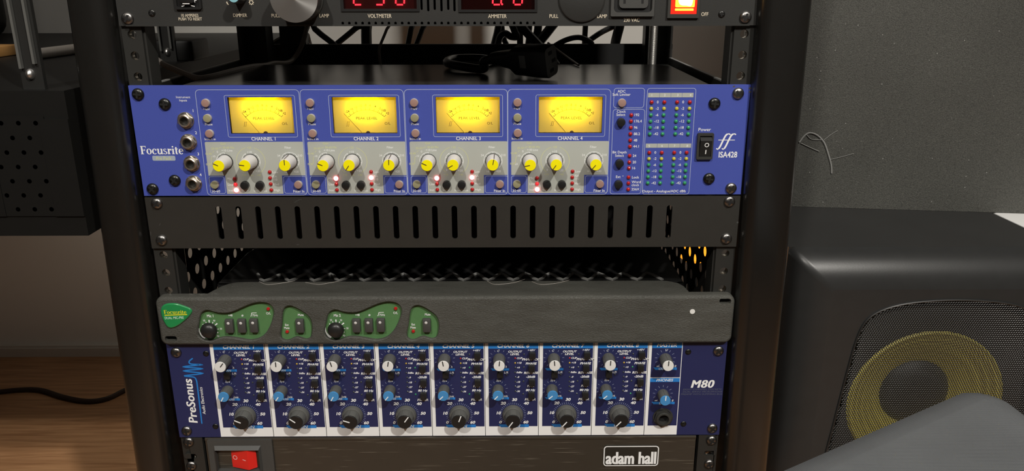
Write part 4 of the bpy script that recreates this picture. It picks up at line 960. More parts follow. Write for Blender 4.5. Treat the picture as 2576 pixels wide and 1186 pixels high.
for c in range(8):
    d = PITCH * c
    def T(s, p, h, bo=.012, **k): k.setdefault('shear', SH); wt.text(s, p[0] + d, p[1], h, .12, bold=bo, **k)
    wt.text('CHANNEL %d' % (c + 1), (-180.0, -2.3)[0] + d, VTT, 3.1, .12, bold=.03, shear=SH, sx=1.12)
    T('C', (-192.9, -5.8), 1.8); T('OUTPUT', (-178.4, -6.6), 1.8, .03, sx=1.15); T('LEVEL', (-178.5, -9.0), 1.8, .03, sx=1.15); T('+48V', (-164.3, -5.2), 1.8, sx=1.15)
    for s, p in (('PHANTOM', (-164.3, -14.1)), ('PHASE', (-164.4, -18.1)), ('REVERSE', (-164.4, -27.1)), ('-20dB', (-164.7, -30.9)), ('PAD', (-164.6, -40.0)), ('80 Hz', (-164.8, -43.9)), ('FILTER', (-164.8, -53.1))): T(s, p, 2.0, .035, sx=1.12)
    for i, (s, p) in enumerate((('CLIP', (-176.9, -12.7)), ('+18', (-176.6, -17.2)), ('+9', (-176.8, -21.8)), ('0dBu', (-177.1, -26.4)), ('-9', (-176.7, -31.0)), ('-18', (-177.2, -35.7)), ('-27', (-177.1, -40.3)), ('-36', (-177.2, -44.8)))): T(s, p, 1.6, .03, al='L', sx=1.05)
    T('R', (-186.0, -21.0), 1.7); T('L', (-195.1, -21.0), 1.7); T('L/R', (-186.0, -26.6), 1.9); T('50%', (-192.6, -34.3), 1.7); T('100%', (-187.0, -49.7), 1.5); T('0%', (-194.8, -49.6), 1.5)
    for s, p in (('10', (-192.8, -66.8)), ('20', (-188.8, -57.1)), ('30', (-178.8, -53.6)), ('40', (-168.5, -57.2)), ('50', (-165.3, -66.8)), ('60', (-168.8, -76.1)), ('0', (-191.3, -76.0))): T(s, p, 2.6, .04, sx=1.15)
    p = (-191.0, -22.7); bar((p[0] + d, p[1]), 15.2, 2.2, .8); T('PAN', (-191.2, -23.7), 1.9, .012)
    p = (-191.1, -50.9); bar((p[0] + d, p[1]), 15, 2.2, .8); T('BUSS', (-191.5, -51.8), 1.9, .012)
    p = (-178.9, -78.5); bar((p[0] + d, p[1]), 26, 2.9, 1.2); T('GAIN', (-179.4, -79.9), 2.7, .016, sx=1.15)
    ticks(kp[0] + d, kp[1], 7.4, 9.0, -140, 140, 11); ticks(kb[0] + d, kb[1], 6.8, 8.4, -140, 140, 11); ticks(kg[0] + d, kg[1], 10.0, 11.8, -135, 135, 31, .2)
# master section
def T(s, p, h, bo=.012, **k): k.setdefault('shear', SH); wt.text(s, p[0], p[1], h, .12, bold=bo, **k)
wt.text('MASTER', (UMs + UE) / 2 + 1, VTT, 3.1, .12, bold=.02, shear=SH, sx=1.05)
vd = (188.4, -31.4)[1]; wf2 = MB(); wf2.flat(rect(UMs + 2.8, UE - .5, vd - .3, vd + .3), .09); part('divider', wf2, 'white_print', P)
part('title_bar', MB().flat(rect(UMs + 2.8, UE - .55, (188.6, -35.5)[1], vd - .5), .085), 'strip_blue', P); T('PHONES', (189.1, -34.9), 2.3, .016, sx=1.15)
mk = (188.4, -13.0); pk = (188.3, -47.4)
T('U', (189.0, -5.6), 1.9); p = (189.3, -22.6); bar(p, 19.5, 2.4, .9); T('OUTPUT', (189.4, -23.7), 2.0, .014, sx=1.1); T('\u221e', (182.4, -21.2), 1.9); T('0', (197.5, -21.1), 1.9)
p = (189.5, -56.3); bar(p, 19.5, 2.4, .9); T('LEVEL', (189.6, -57.5), 2.0, .014, sx=1.1); T('\u221e', (182.5, -54.7), 1.9); T('0', (197.2, -54.8), 1.9)
ticks(mk[0], mk[1], 7.0, 9.0, -140, 140, 11); ticks(pk[0], pk[1], 6.8, 8.8, -140, 140, 11)
stuff(part('dial_ticks', tk, 'line_print', P))
for q in range(4):
    p = (222.4, -41.3); wt.text('M80', p[0] - .45 + .3 * q, p[1], 7.4, .12 + .012 * q, bold=0, sx=.98, shear=.2, sp=1.1)
dm = MB()
for s, p in (('EIGHT CHANNEL DISCRETE', (222.8, -43.7)), ('DUAL SERVO MICROPHONE', (223.1, -46.0)), ('PREAMP WITH SUMMING BUS', (222.4, -48.4))): dm.text(s, p[0], p[1], 1.5, .12, shear=SH, sx=1.25 * 1.0)
stuff(part('dim_lettering', dm, 'dim_print', P, label='faint small lettering'))
# maker's name running upwards with its wave
a = (-224.7, -73.8); bq = (-223.1, -31.0); L_ = bq[1] - a[1]
g_ = glyphs('PreSonus', .01, 1.03)
for q in range(3): wt.text('PreSonus', a[0] + 1.2, a[1] - .25 + .25 * q, 7.4, .12 + .012 * q, bold=.01, sp=1.03, sx=L_ / (g_[3] - g_[2]) / 7.4, al='L', rot=PI / 2, shear=.1)
a = (-215.6, -65.5); bq = (-216.1, -38.8); g_ = glyphs('Audio Electronics', .01, 1.0); wt.text('Audio Electronics', a[0] + .3, a[1], 2.6, .12, bold=.01, al='L', rot=PI / 2, sx=(bq[1] - a[1]) / (g_[3] - g_[2]) / 2.6, shear=.15)
stuff(part('lettering', wt, 'white_print', P))
b = MB(); wp = [(-220.4, -11.0), (-223.5, -13.8), (-222.2, -16.2), (-212.9, -17.0), (-229.2, -18.9), (-212.9, -20.8), (-229.3, -22.8), (-213.1, -25.2), (-229.1, -27.5), (-221.6, -28.8), (-219.6, -31.5), (-219.3, -38.9), (-219.8, -74.5)]
wpx = smooth_path([(p[0], p[1], 0) for p in wp], 5); [b.flat(circ(p[0], p[1], .6, 8), .12 + .004 * (i % 5)) for i, p in enumerate(wpx)]; b.stroke([(p[0], p[1]) for p in wpx], 1.2, .15); part('wave_emblem', b, 'strip_blue', P)
# knobs
def fluted(r0, r1, h, skirt, cap, cm, nm, ptr, capr):
    o = MB()
    if skirt: o.lathe([(skirt, 0), (skirt, 1.6), (skirt * .9, 4.2), (skirt * .86, 4.4)], 36)
    o.lathe([(r0, 0), (r0, 2), (r1, h - .8), (r1 * .93, h)], 36, flutes=1, fd=.035)
    for i in range(6):
        a = PI / 3 * i + PI / 6; c_, s_ = math.cos(a), math.sin(a)
        o.add([((r0 + .35) * math.cos(a - .12), (r0 + .35) * math.sin(a - .12), 2), ((r0 + .35) * math.cos(a + .12), (r0 + .35) * math.sin(a + .12), 2), ((r1 + .15) * math.cos(a + .12), (r1 + .15) * math.sin(a + .12), h - 1), ((r1 + .15) * math.cos(a - .12), (r1 + .15) * math.sin(a - .12), h - 1)], [(0, 1, 2, 3)])
    me = mesh_of(o, ['knob_grey'], nm)
    cp = mesh_of(MB().lathe([(capr, h - .6), (capr, h + .3), (capr * .96, h + .6), (.01, h + .65)], 30, cap=False), [cap], 'cap')
    pm = mesh_of(MB().box(-.45 if capr > 5 else -.4, .45 if capr > 5 else .4, capr * .05, capr * .98, h + .5, h + .85), [cm], 'pointer')
    return me, cp, pm
KW = fluted(5.3, 4.75, 13.6, 0, 'cap_white', 'black_line', 'output_knob', 1, 4.75); KBl = fluted(4.9, 4.5, 11.6, 0, 'cap_blue', 'white_print', 'buss_knob', 1, 4.6); KG = fluted(7.6, 6.6, 12.4, 9.3, 'btn_black', 'white_print', 'gain_knob', 1, 6.4)
def mknob(nm, K, p, ang, lb):
    o = part(nm, K[0], None, P, (p[0], p[1], 0), rot=math.radians(ang), label=lb); part('cap', K[1], None, o); part('pointer', K[2], None, o)
PA = (38, 0, -15, 10, -10, 5, -5, 2); BA = (-150, -145, -150, -142, -135, -138, -132, -132); GA = (-65, -52, -72, 35, 20, -145, -140, -138)
SB = MB(); SB.bbox(-2.7, 2.7, -3.0, 3.0, 0, 4.2, .4); SBM = mesh_of(SB, ['plastic_black'], 'push_button')
TINY = {k: mesh_of(MB().lathe([(.75, 0), (.75, .35), (.4, .65), (.01, .7)], 10, cap=False), [k], 'led') for k in ('led_red', 'led_amber', 'led_clear', 'led_green')}
for c in range(8):
    d = PITCH * c
    mknob('output_knob', KW, (kp[0] + d, kp[1]), PA[c], 'dark fluted knob with white cap'); mknob('buss_knob', KBl, (kb[0] + d, kb[1]), BA[c], 'dark fluted knob with blue cap'); mknob('gain_knob', KG, (kg[0] + d, kg[1]), GA[c], 'large black gain knob')
    for p in ((-163.4, -8.4), (-163.9, -20.7), (-163.5, -34.4), (-163.9, -47.0)): part('push_button', SBM, None, P, (p[0] + d, p[1], 0))
    p = (-191.2, -26.5); part('push_button', SBM, None, P, (p[0] + d, p[1], 0))
    for i, p in enumerate(((-178.1, -11.9), (-178.1, -16.5), (-178.0, -20.9), (-178.2, -25.5), (-177.8, -30.1), (-177.9, -34.5), (-177.9, -39.2), (-177.8, -43.8))): part('led', TINY['led_red' if i == 0 else 'led_amber' if i == 1 else 'led_clear'], None, P, (p[0] + d, p[1], 0))
    for i, p in enumerate(((-170.4, -8.2), (-170.5, -20.7), (-170.8, -34.2), (-171.0, -46.6), (-185.7, -27.7))): part('led', TINY['led_green' if c in (3, 4, 7) and i in (1, 3) else 'led_clear'], None, P, (p[0] + d, p[1], 0))
mknob('output_knob', KW, mk, 2, 'dark fluted knob with white cap'); mknob('level_knob', KBl, pk, 3, 'dark fluted knob with blue cap')
p = (189.6, -70.4); JM = jack_mesh(8.3, 'plastic_mid', 'phones_jack'); part('phones_jack', JM, None, P, (p[0], p[1], 0), label='black plastic headphone jack')
screws(P, [(-233.5, -4.9), (-234.0, -81.8), (234.1, -5.6), (234.6, -81.8)]); screws(P, [(-208.1, -6.3), (-208.1, -77.7), (208.0, -6.6), (208.5, -77.4)], SCREW_S, nm='panel_screw')

# ================================================================== POWER STRIP (bottom)
H = thing('power_strip', 'black aluminium power strip with red rocker switch at the foot of the rack', 'power strip', uloc(-311.15))
eL = (-220.8, -15.8)[0]; eR = (222.3, -18.3)[0]
b = MB(); prof = [(0, -2.2), (-1.2, 0), (-3.2, 0), (-3.6, -.7), (-40.4, -.7), (-40.8, 0), (-43, 0), (-44, -2)]; n = len(prof)
b.add([(eL + 1.5, p[0] - .4, p[1]) for p in prof] + [(eR - 1.5, p[0] - .4, p[1]) for p in prof], [(i, i + 1, n + i + 1, n + i) for i in range(n - 1)])
b.box(eL + 1.5, eR - 1.5, -44, -.6, -45, -2.5); part('housing', b, 'scuffed', H)
for (u0, u1, su, s2) in ((-233.5, eL - .8, (-233.6, -4.3), (-234.1, -19.4)), (eR + 1.0, 238, (235.0, -5.3), (234.6, -18.8))):
    hs = [rrect(s2[0] - 5.6, s2[0] + 5.6, s2[1] - 2.4, s2[1] + 2.4, 2.3, 5)]
    o = part('mounting_bracket', MB().prism(rect(u0, u1, -44, -.4), -2, 0, hs), 'rail_black', H)
    e_ = u1 if su[0] < 0 else u0
    part('bracket_flange', MB().box(min(e_, e_ - .8 * (1 if su[0] < 0 else -1)), max(e_, e_ - .8 * (1 if su[0] < 0 else -1)), -44, -.4, -30, -2), 'rail_black', o)
    screws(H, [su, (su[0] - (.6 if su[0] < 0 else .4), su[1] - 24.6)], SCREW, 0)
    q = MB().prism(rrect(su[0] - 5.5, su[0] + 4.6, su[1] - 4.3, su[1] + 4.5, 4.2, 5), 0, .12); part('screw_slot', q, 'pit', o)
f0 = win((-216.9, -40.7), (-159.2, -1.8)); f0 = (f0[0], f0[1], -40, f0[3]); w0 = win((-209.8, -32.4), (-171.1, -10.7))
w0 = (w0[0], w0[1], w0[2], w0[3])
o = part('switch_guard', MB().prism(rrect(f0[0], f0[1], f0[2], f0[3], 1.2), -.8, 1.6, [rect(w0[0] - 1.2, w0[1] + 1.6, w0[2] - 1, w0[3] + 3)]), 'plastic_grey', H)
b = MB(); t_ = 4.6
b.add([(w0[0] - 1.2, w0[3] + 3, 1.6), (w0[1] + 1.6, w0[3] + 3, 1.6), (w0[1], w0[3], t_), (w0[0], w0[3], t_), (w0[0], w0[2], t_), (w0[1], w0[2], t_), (w0[0] - 1.2, w0[2] - 1, 1.6), (w0[1] + 1.6, w0[2] - 1, 1.6), (w0[0], w0[3], -2), (w0[1], w0[3], -2), (w0[0], w0[2], -2), (w0[1], w0[2], -2)],
      [(0, 3, 2, 1), (0, 6, 4, 3), (1, 2, 5, 7), (4, 6, 7, 5), (3, 8, 9, 2), (3, 4, 10, 8), (2, 9, 11, 5), (4, 5, 11, 10)]); part('guard_collar', b, 'plastic_grey', o)
b = MB(); b.box(w0[0] - 1, w0[1] + 1, w0[2] - 1, w0[3] + 1, -2.2, -1.2); part('switch_well', b, 'pit', o)
rk0 = (-197.4, -20.0)[0]; rk1 = (-174.9, -20.2)[0]; rm = (-181.7, -20.1)[0]; ra, rb_ = w0[2] + 1.6, w0[3] - .4
b = MB(); b.add([(rk0, ra, -.5), (rm, ra - .9, 3.6), (rk1, ra, .4), (rk0, rb_, -.5), (rm, rb_, 3.6), (rk1, rb_, .4), (rk0, ra, -2), (rk1, ra, -2), (rk0, rb_, -2), (rk1, rb_, -2)], [(0, 1, 4, 3), (1, 2, 5, 4), (0, 6, 7, 2, 1), (3, 4, 5, 9, 8), (0, 3, 8, 6), (2, 7, 9, 5)])
k = part('rocker', b, 'rocker_red', o, label='red rocker')
b = MB(); um = rk0 + 3.4; vm_ = (ra + rb_) / 2; zf = lambda u: -.5 + (u - rk0) / (rm - rk0) * 4.1 + .12
b.stroke(circ(um, vm_ + .4, 1.9, 18), .6, 0, closed=True); b.stroke([(um + 7.2, vm_ - .6), (um + 10.2, vm_ - 1.3)], .7, 0); b.v = [(x, y, zf(x)) for x, y, w in b.v]; part('rocker_print', b, 'pink_print', k)
bx = win((138.2, -31.6), (188.1, -10.7))
o = part('badge', MB().prism(rrect(bx[0], bx[1], bx[2], bx[3], 3), -.7, .3), 'bar_black', H)
b = MB(); b.stroke(rrect(bx[0] + .5, bx[1] - .5, bx[2] + .5, bx[3] - .5, 2.6, 6), .95, .36, closed=True)
g_ = glyphs('adam hall', .012, 1.02)
for q in range(4): b.text('adam hall', (bx[0] + bx[1]) / 2 - .42 + .28 * q, bx[2] + 2.3, 12.2, .36 + .012 * q, bold=.012, sp=1.02, sx=(bx[1] - bx[0] - 4.8) / (g_[3] - g_[2]) / 12.2)
part('badge_lettering', b, 'white_print', o)

# ================================================================== CABLES IN THE GAP
def cable(nm, label, pts, r, m='cable_black', group=None, seg=8, res=5):
    if nm == 'cable' and not label.startswith(('thin grey wire lying', 'dark cable arching')):   # plugged into the back of the top unit
        a = pts[0]; pts = [(a[0], .153, .690), (a[0], .185, .692), (a[0], max(.21, a[1] - .05), .712)] + [q for q in pts if q[2] < .69]
    o = part(nm, MB().tube(pts, r, seg=seg, res=res), m, None, mm=False); return tag(o, label, 'cable', group)
ZI = .6160
# plug lying on the blue unit
fc = Vector((0.0896, 0.0647, 0.6170)); nd = Vector((.83, -.56, 0)).normalized(); side = Vector((0, 0, 1)).cross(nd)
plug = thing('power_plug', 'black three-pin mains plug on its lead, resting on top of the blue preamp', 'plug', tuple(fc + Vector((0, 0, .0152))))
plug['group'] = 'loose mains lead'
Rm = Matrix((nd, side, Vector((0, 0, 1)))).transposed().to_4x4() @ Matrix.Rotation(math.radians(14), 4, 'X')
def xf(b): b.v = [tuple((Rm @ Vector(p))) for p in b.v]; return b
def ring(x, wy, hz, r): return [(x, p[0], p[1]) for p in rrect(-wy / 2, wy / 2, -hz / 2, hz / 2, r, 4)]
b = MB(); L_ = [ring(-.062, .0092, .0092, .0045), ring(-.056, .012, .012, .005), ring(-.040, .0145, .0165, .005), ring(-.034, .0185, .0245, .005), ring(-.008, .0195, .0262, .0045), ring(0, .019, .0258, .0045)]
n = len(L_[0]); b.add([p for l in L_ for p in l], [(k * n + i, k * n + (i + 1) % n, (k + 1) * n + (i + 1) % n, (k + 1) * n + i) for k in range(5) for i in range(n)], 0, True); b.add(L_[0], [tuple(reversed(range(n)))])
part('plug_body', xf(b), 'plastic_black', plug, mm=False)
b = MB(); b.add(ring(0.0001, .0185, .0252, .0045), [tuple(range(n))]); 
pf = part('plug_face', xf(b), 'knob_grey', plug, mm=False)
b = MB()
for y, z in ((-.0008, .0075), (.0035, 0), (-.0008, -.0075)): b.box(.0001, .0004, y - .0028, y + .0028, z - .0014, z + .0014)
part('pin_slots', xf(b), 'pit', pf, mm=False)
b = MB().box(-.026, -.020, -.0101, -.0096, -.004, .007); part('moulded_mark', xf(b), 'knob_grey', plug, mm=False)
e = fc + Vector((0, 0, .0152)) + nd * -.058
lp = [e + nd * .006, e + nd * -.012 + Vector((0, 0, -.003)), Vector((0.0302, 0.1116, 0.6215)), Vector((0.0076, 0.1276, 0.6225)), Vector((-0.0056, 0.1528, 0.6235)), Vector((-0.0034, 0.1828, 0.6235)) + Vector((.004, .012, 0)), Vector((.03, .19, .6235)), Vector((.06, .235, .612)), Vector((.08, .275, .608))]
part('lead', MB().tube([tuple(p - (fc + Vector((0, 0, .0152)))) for p in lp], .0041, seg=10, res=6), 'cable_black', plug, mm=False)
hang = 'black cables hanging behind the rear panel'
Yc = 0
cable('cable', 'black cable slanting down-right, left arm of the crossing pair behind the rack', [(-0.1700, 0.3140, 0.6545), (-0.1640, 0.3140, 0.6435), (-0.1460, 0.3140, 0.6284), (-0.1342, 0.3140, 0.6122)], .0034)
cable('cable', 'black cable slanting down-left, right arm of the crossing pair behind the rack', [(-0.1157, 0.3280, 0.6561), (-0.1241, 0.3280, 0.6463), (-0.1475, 0.3280, 0.6283), (-0.1696, 0.3280, 0.6111)], .0034)
cable('cable', 'thick straight black cable hanging just right of the crossing pair', [(-0.1107, 0.3300, 0.6605), (-0.1117, 0.3300, 0.6426), (-0.1122, 0.3300, 0.6268), (-0.1126, 0.3300, 0.6016)], .0062)
cable('cable', 'thin grey wire hanging in front of the black rear panel', [(-0.0761, 0.2700, 0.6583), (-0.0792, 0.2700, 0.6479), (-0.0875, 0.2700, 0.6297), (-0.0884, 0.2700, 0.6203), (-0.0876, 0.2700, 0.6108), (-0.0876, 0.2700, 0.6031)], .0016, 'cable_grey')
cable('cable', 'slim black cable, first of the close pair right of the grey wire', [(-0.0580, 0.3300, 0.6560), (-0.0598, 0.3300, 0.6448), (-0.0637, 0.3300, 0.6281), (-0.0672, 0.3300, 0.6108)], .0032)
cable('cable', 'slim black cable, second of the close pair right of the grey wire', [(-0.0427, 0.3350, 0.6580), (-0.0473, 0.3350, 0.6445), (-0.0545, 0.3350, 0.6277), (-0.0631, 0.3350, 0.6103)], .003)
cable('cable', 'black cable at the left of the tangle above the mains plug', [(0.0436, 0.3300, 0.6603), (0.0417, 0.3300, 0.6447), (0.0374, 0.3300, 0.6280), (0.0335, 0.3300, 0.6106)], .0042)
cable('cable', 'black cable with a wavy loop in the tangle above the mains plug', [(0.0569, 0.3100, 0.6610), (0.0605, 0.3100, 0.6457), (0.0637, 0.3100, 0.6382), (0.0568, 0.3100, 0.6382), (0.0500, 0.3100, 0.6417), (0.0445, 0.3100, 0.6382), (0.0418, 0.3100, 0.6289), (0.0398, 0.3100, 0.6124)], .0040)
cable('cable', 'short black cable dropping through the wavy loop', [(0.0463, 0.3400, 0.6600), (0.0467, 0.3400, 0.6442), (0.0490, 0.3400, 0.6328), (0.0518, 0.3400, 0.6259), (0.0527, 0.3400, 0.6097)], .0032)
cable('cable', 'upright black cable in the middle of the tangle', [(0.0675, 0.3250, 0.6605), (0.0675, 0.3250, 0.6449), (0.0676, 0.3250, 0.6283), (0.0681, 0.3250, 0.6110)], .0036)
cable('cable', 'thick black cable running diagonally down towards the mains plug', [(0.0606, 0.2400, 0.6674), (0.0677, 0.2400, 0.6529), (0.0817, 0.2400, 0.6378), (0.0958, 0.2400, 0.6234), (0.1053, 0.2400, 0.6121)], .0046)
cable('cable', 'thick black cable leaning left out of the tangle', [(0.1180, 0.3150, 0.6695), (0.1038, 0.3150, 0.6494), (0.0876, 0.3150, 0.6290), (0.0753, 0.3150, 0.6119)], .0056)
cable('cable', 'upright black cable behind the diagonal ones', [(0.0893, 0.3300, 0.6603), (0.0881, 0.3300, 0.6424), (0.0835, 0.3300, 0.6279), (0.0818, 0.3300, 0.6106)], .0046)
cable('cable', 'short steep black cable beside the diagonal ones', [(0.0797, 0.3350, 0.6601), (0.0785, 0.3350, 0.6421), (0.0767, 0.3350, 0.6276), (0.0744, 0.3350, 0.6101)], .003)
cable('cable', 'dark cable arching over the rear panel right of the tangle', [(0.0927, 0.2920, 0.6183), (0.1060, 0.2920, 0.6288), (0.1193, 0.2920, 0.6357), (0.1327, 0.2920, 0.6383), (0.1439, 0.2920, 0.6348), (0.1503, 0.3080, 0.6285), (0.1535, 0.3120, 0.6120)], .0030)
cable('cable', 'dark cable slanting up to the right over the arched one', [(0.1433, 0.3300, 0.6270), (0.1501, 0.3300, 0.6333), (0.1638, 0.3300, 0.6423), (0.1798, 0.3300, 0.6495), (0.1981, 0.3300, 0.6557)], .0032)
cable('cable', 'upright thick black cable near the threaded rod', [(0.1840, 0.3200, 0.6606), (0.1822, 0.3200, 0.6491), (0.1798, 0.3200, 0.6384), (0.1779, 0.3200, 0.6276), (0.1769, 0.3200, 0.6068)], .0056)
cable('cable', 'thin grey wire lying across the rear edge behind the plug', [(0.0968, 0.2620, 0.6343), (0.1056, 0.2500, 0.6284), (0.1167, 0.2250, 0.6213), (0.1229, 0.1763, 0.6185)], .0012, 'cable_grey')
cable('cable', 'grey cable curving down to the left edge of the blue preamp lid', [(-0.1685, 0.2850, 0.6599), (-0.1710, 0.2850, 0.6451), (-0.1768, 0.2820, 0.6289), (-0.1835, 0.2750, 0.6174), (-0.1878, 0.2600, 0.6136), (-0.1945, 0.2350, 0.6155), (-0.1980, 0.2150, 0.6153), (-0.1994, 0.1700, 0.6180), (-0.2022, 0.1200, 0.6185), (-0.2063, 0.0850, 0.6179), (-0.2129, 0.0700, 0.6179), (-0.2247, 0.0750, 0.6204), (-0.2385, 0.0850, 0.6238), (-0.2531, 0.1000, 0.6262), (-0.2768, 0.1400, 0.6276)], .0026, 'cable_grey')

# threaded rod on a round foot
fx = Vector((0.2091, 0.2500, 0.6165)); coil = part('cable_coil', MB().tube([(-.198 + .034 * math.sin(2 * PI * i / 40), .318 + .004 * math.cos(i * .8), .590 + .046 * math.cos(2 * PI * i / 40)) for i in range(81)], .0045, seg=8, res=1), 'cable_black', None, mm=False); tag(coil, 'coil of black cable bulging up behind the black rear panel', 'cable')
t = thing('threaded_rod', 'chromed threaded rod on a round black foot at the rear right of the rack', 'rod', (fx.x, .25, .603))
b = MB(); pr = []; z = .008
while z < .13: pr += [(.0040, z), (.0046, z + .0005)]; z += .001
pr = [(.0046, .006)] + pr
b.lathe(pr, 16); part('rod', b, 'steel', t, mm=False)
b = MB(); b.lathe([(.0165, 0), (.0165, .002), (.012, .0045), (.008, .0075), (.0075, .009)], 24); part('foot', b, 'plastic_black', t, mm=False)
b = MB(); b.lathe([(.0165, .128), (.0165, .14), (.006, .144)], 18); part('top_nut', b, 'steel', t, mm=False)

# ================================================================== SPEAKER, BOARD
zt = .3919; SX0, SX1, SY0, SY1 = .3925, .727, .283, .66
sp = thing('subwoofer', 'large black speaker with yellow cone behind a metal mesh front', 'speaker', (.56, .283, 0))
def rel(b, o=(.56, .283, 0)): b.v = [(p[0] - o[0], p[1] - o[1], p[2] - o[2]) for p in b.v]; return b
b = MB(); T_ = .012
for q in ((SX0, SX0 + T_, SY0, SY1, .012, zt), (SX1 - T_, SX1, SY0, SY1, .012, zt), (SX0 + T_, SX1 - T_, SY0, SY1, zt - T_, zt), (SX0 + T_, SX1 - T_, SY0, SY1, .012, .012 + T_), (SX0 + T_, SX1 - T_, SY1 - T_, SY1, .012 + T_, zt - T_)): b.box(*q)
part('cabinet', rel(b), 'spk_top', sp, mm=False)
b = MB()
for x in (SX0 + .04, SX1 - .04):
    for y in (SY0 + .05, SY1 - .05): b.box(x - .015, x + .015, y - .015, y + .015, 0, .012)
part('feet', rel(b), 'plastic_black', sp, mm=False)
gl = smooth2([(.4560, .1000), (.4625, .170), (.4700, .240), (.4765, .287), (.4860, .3105), (.5060, .3240), (.5400, .3320), (.5900, .3350), (.6400, .3320), (.6740, .3240), (.6940, .3105), (.7035, .287), (.7090, .240), (.7150, .170), (.7200, .1000), (.7120, .065), (.6800, .052), (.5900, .048), (.5000, .052), (.4640, .065)], 4); gl.reverse()
YF = .252
b = MB(); Lp = []
for d, y in ((0, .283), (.0015, .279), (.006, .2715), (.013, .2645), (.022, .2585), (.033, .2540), (.046, YF)): Lp.append([(p[0], y, p[1]) for p in rrect(SX0 + d, SX1 + .05 - d, .006 + d, zt - d * .95, max(.005, .009 - d * .08), 8)])
n = len(Lp[0]); b.add([p for l in Lp for p in l], [(k * n + i, k * n + (i + 1) % n, (k + 1) * n + (i + 1) % n, (k + 1) * n + i) for k in range(6) for i in range(n)], 0, True)
f_ = MB().flat([(p[0], p[2]) for p in Lp[-1]], 0, 0, [gl]); b.add([(p[0], YF, p[1]) for p in f_.v], f_.f)
n = len(gl); b.add([(p[0], YF, p[1]) for p in gl] + [(p[0], YF + .012, p[1]) for p in gl], [(i, (i + 1) % n, n + (i + 1) % n, n + i) for i in range(n)])
part('front_bezel', rel(b), 'spk_black', sp, mm=False)
# baffle with cone
CX, CZ = .5795, .1905
b = MB(); f_ = MB().flat(grow(gl, -.012), 0, 0, [circ(CX, CZ, .099, 48)]); b.add([(p[0], YF + .012, p[1]) for p in f_.v], f_.f)
part('baffle', rel(b), 'cone_dark', sp, mm=False)
def lz(prof, seg=48):
    l = MB().lathe([(r, -y) for r, y in prof], seg, cap=False); q = MB(); q.add([(CX + p[0], -p[2], CZ + p[1]) for p in l.v], l.f, 0, True); return q
cn = part('cone', rel(lz([(.0985, YF + .0125), (.096, YF + .010), (.094, YF + .011), (.050, YF + .036), (.044, YF + .040)])), 'cone_yellow', sp, mm=False, label='yellow cone')
part('dust_cap', rel(lz([(.0455, YF + .0405), (.043, YF + .037), (.034, YF + .031), (.018, YF + .027), (.001, YF + .026)])), 'cone_dark', cn, mm=False, label='black dome')
# mesh
b = MB(); px_, row = .0030, .0026; j = 0; z = .047
def inside(x, z):
    c = False; m = len(gl)
    for i in range(m):
        x1, z1 = gl[i]; x2, z2 = gl[i - 1]
        if (z1 > z) != (z2 > z) and x < (x2 - x1) * (z - z1) / (z2 - z1) + x1: c = not c
    return c
hexv = [(math.cos(PI / 3 * q + PI / 6), math.sin(PI / 3 * q + PI / 6)) for q in range(6)]
V_ = []; F_ = []
while z < .336:
    xs = []; m = len(gl)
    for i in range(m):
        x1, z1 = gl[i]; x2, z2 = gl[i - 1]
        if (z1 > z) != (z2 > z): xs.append((x2 - x1) * (z - z1) / (z2 - z1) + x1)
    if len(xs) >= 2:
        x = math.ceil(min(xs) / px_) * px_ + (px_ / 2 if j % 2 else 0)
        while x < max(xs):
            o0 = len(V_); R_, r_ = px_ / 1.732, .00112
            dome = lambda X, Z: YF - .001 - .004 * max(0, 1 - ((X - .588) / .13) ** 2) * max(0, 1 - ((Z - .19) / .15) ** 2)
            for k_, dy in ((R_, 0), (r_, .0004)):
                for hx, hz in hexv:
                    X, Z = x + hx * k_, z + hz * k_; V_.append((X - .56, dome(X, Z) + dy - .283, Z))
            F_ += [(o0 + q, o0 + (q + 1) % 6, o0 + 6 + (q + 1) % 6, o0 + 6 + q) for q in range(6)]
            x += px_
    z += row; j += 1
b.add(V_, F_); part('mesh_grille', b, 'grille', sp, mm=False)
part('grille_rim', rel(MB().tube([(p[0], YF - .0008, p[1]) for p in gl + gl[:1]], .0013, seg=6, res=1)), 'grille', sp, mm=False)

# white side table next to the speaker
wt_ = thing('side_table', 'white low side table whose lit top shows right of the black speaker', 'table', (.95, .40, 0))
part('table_top', MB().bbox(-.219, .33, -.10, .24, .372, .3915, .003), 'table_white', wt_, mm=False)
for x in (-.19, .30):
    for y in (-.075, .21): part('leg', MB().box(x - .018, x + .018, y - .018, y + .018, 0, .372), 'table_white', wt_, mm=False)
# board standing on the speaker
A_ = Vector((.462, .4660)); B_ = Vector((.7253, .4322)); dr = (B_ - A_).normalized(); nr = Vector((-dr.y, dr.x))
p0 = A_ - dr * .055; p1 = A_ + dr * .95
b = MB(); L_ = []
for w in (0, .018): L_.append([(p.x + nr.x * w, p.y + nr.y * w) for p in (p0, p1)])
q = [L_[0][0], L_[0][1], L_[1][1], L_[1][0]]
org = Vector((p0.x, p0.y, .3921))
vs = [(x - org.x, y - org.y, z) for z in (0, .62) for x, y in q]
b.add(vs, [(0, 3, 2, 1), (4, 5, 6, 7), (0, 1, 5, 4), (1, 2, 6, 5), (2, 3, 7, 6), (3, 0, 4, 7)])
bo = part('board', b, 'board', None, tuple(org), mm=False); tag(bo, 'dark grey speckled board standing on top of the black speaker', 'board')
def onb(px_pt): return px_pt
fb = MB()
def brd(p):  # push a measured point onto the board's front face
    p = Vector(p); d = p - Vector(CAM_LOC); n3 = Vector((nr.x, nr.y, 0)); t = (Vector((A_.x, A_.y, 0)) - Vector(CAM_LOC)).dot(n3) / d.dot(n3); h = Vector(CAM_LOC) + d * t
    return tuple(h - n3 * .0012)
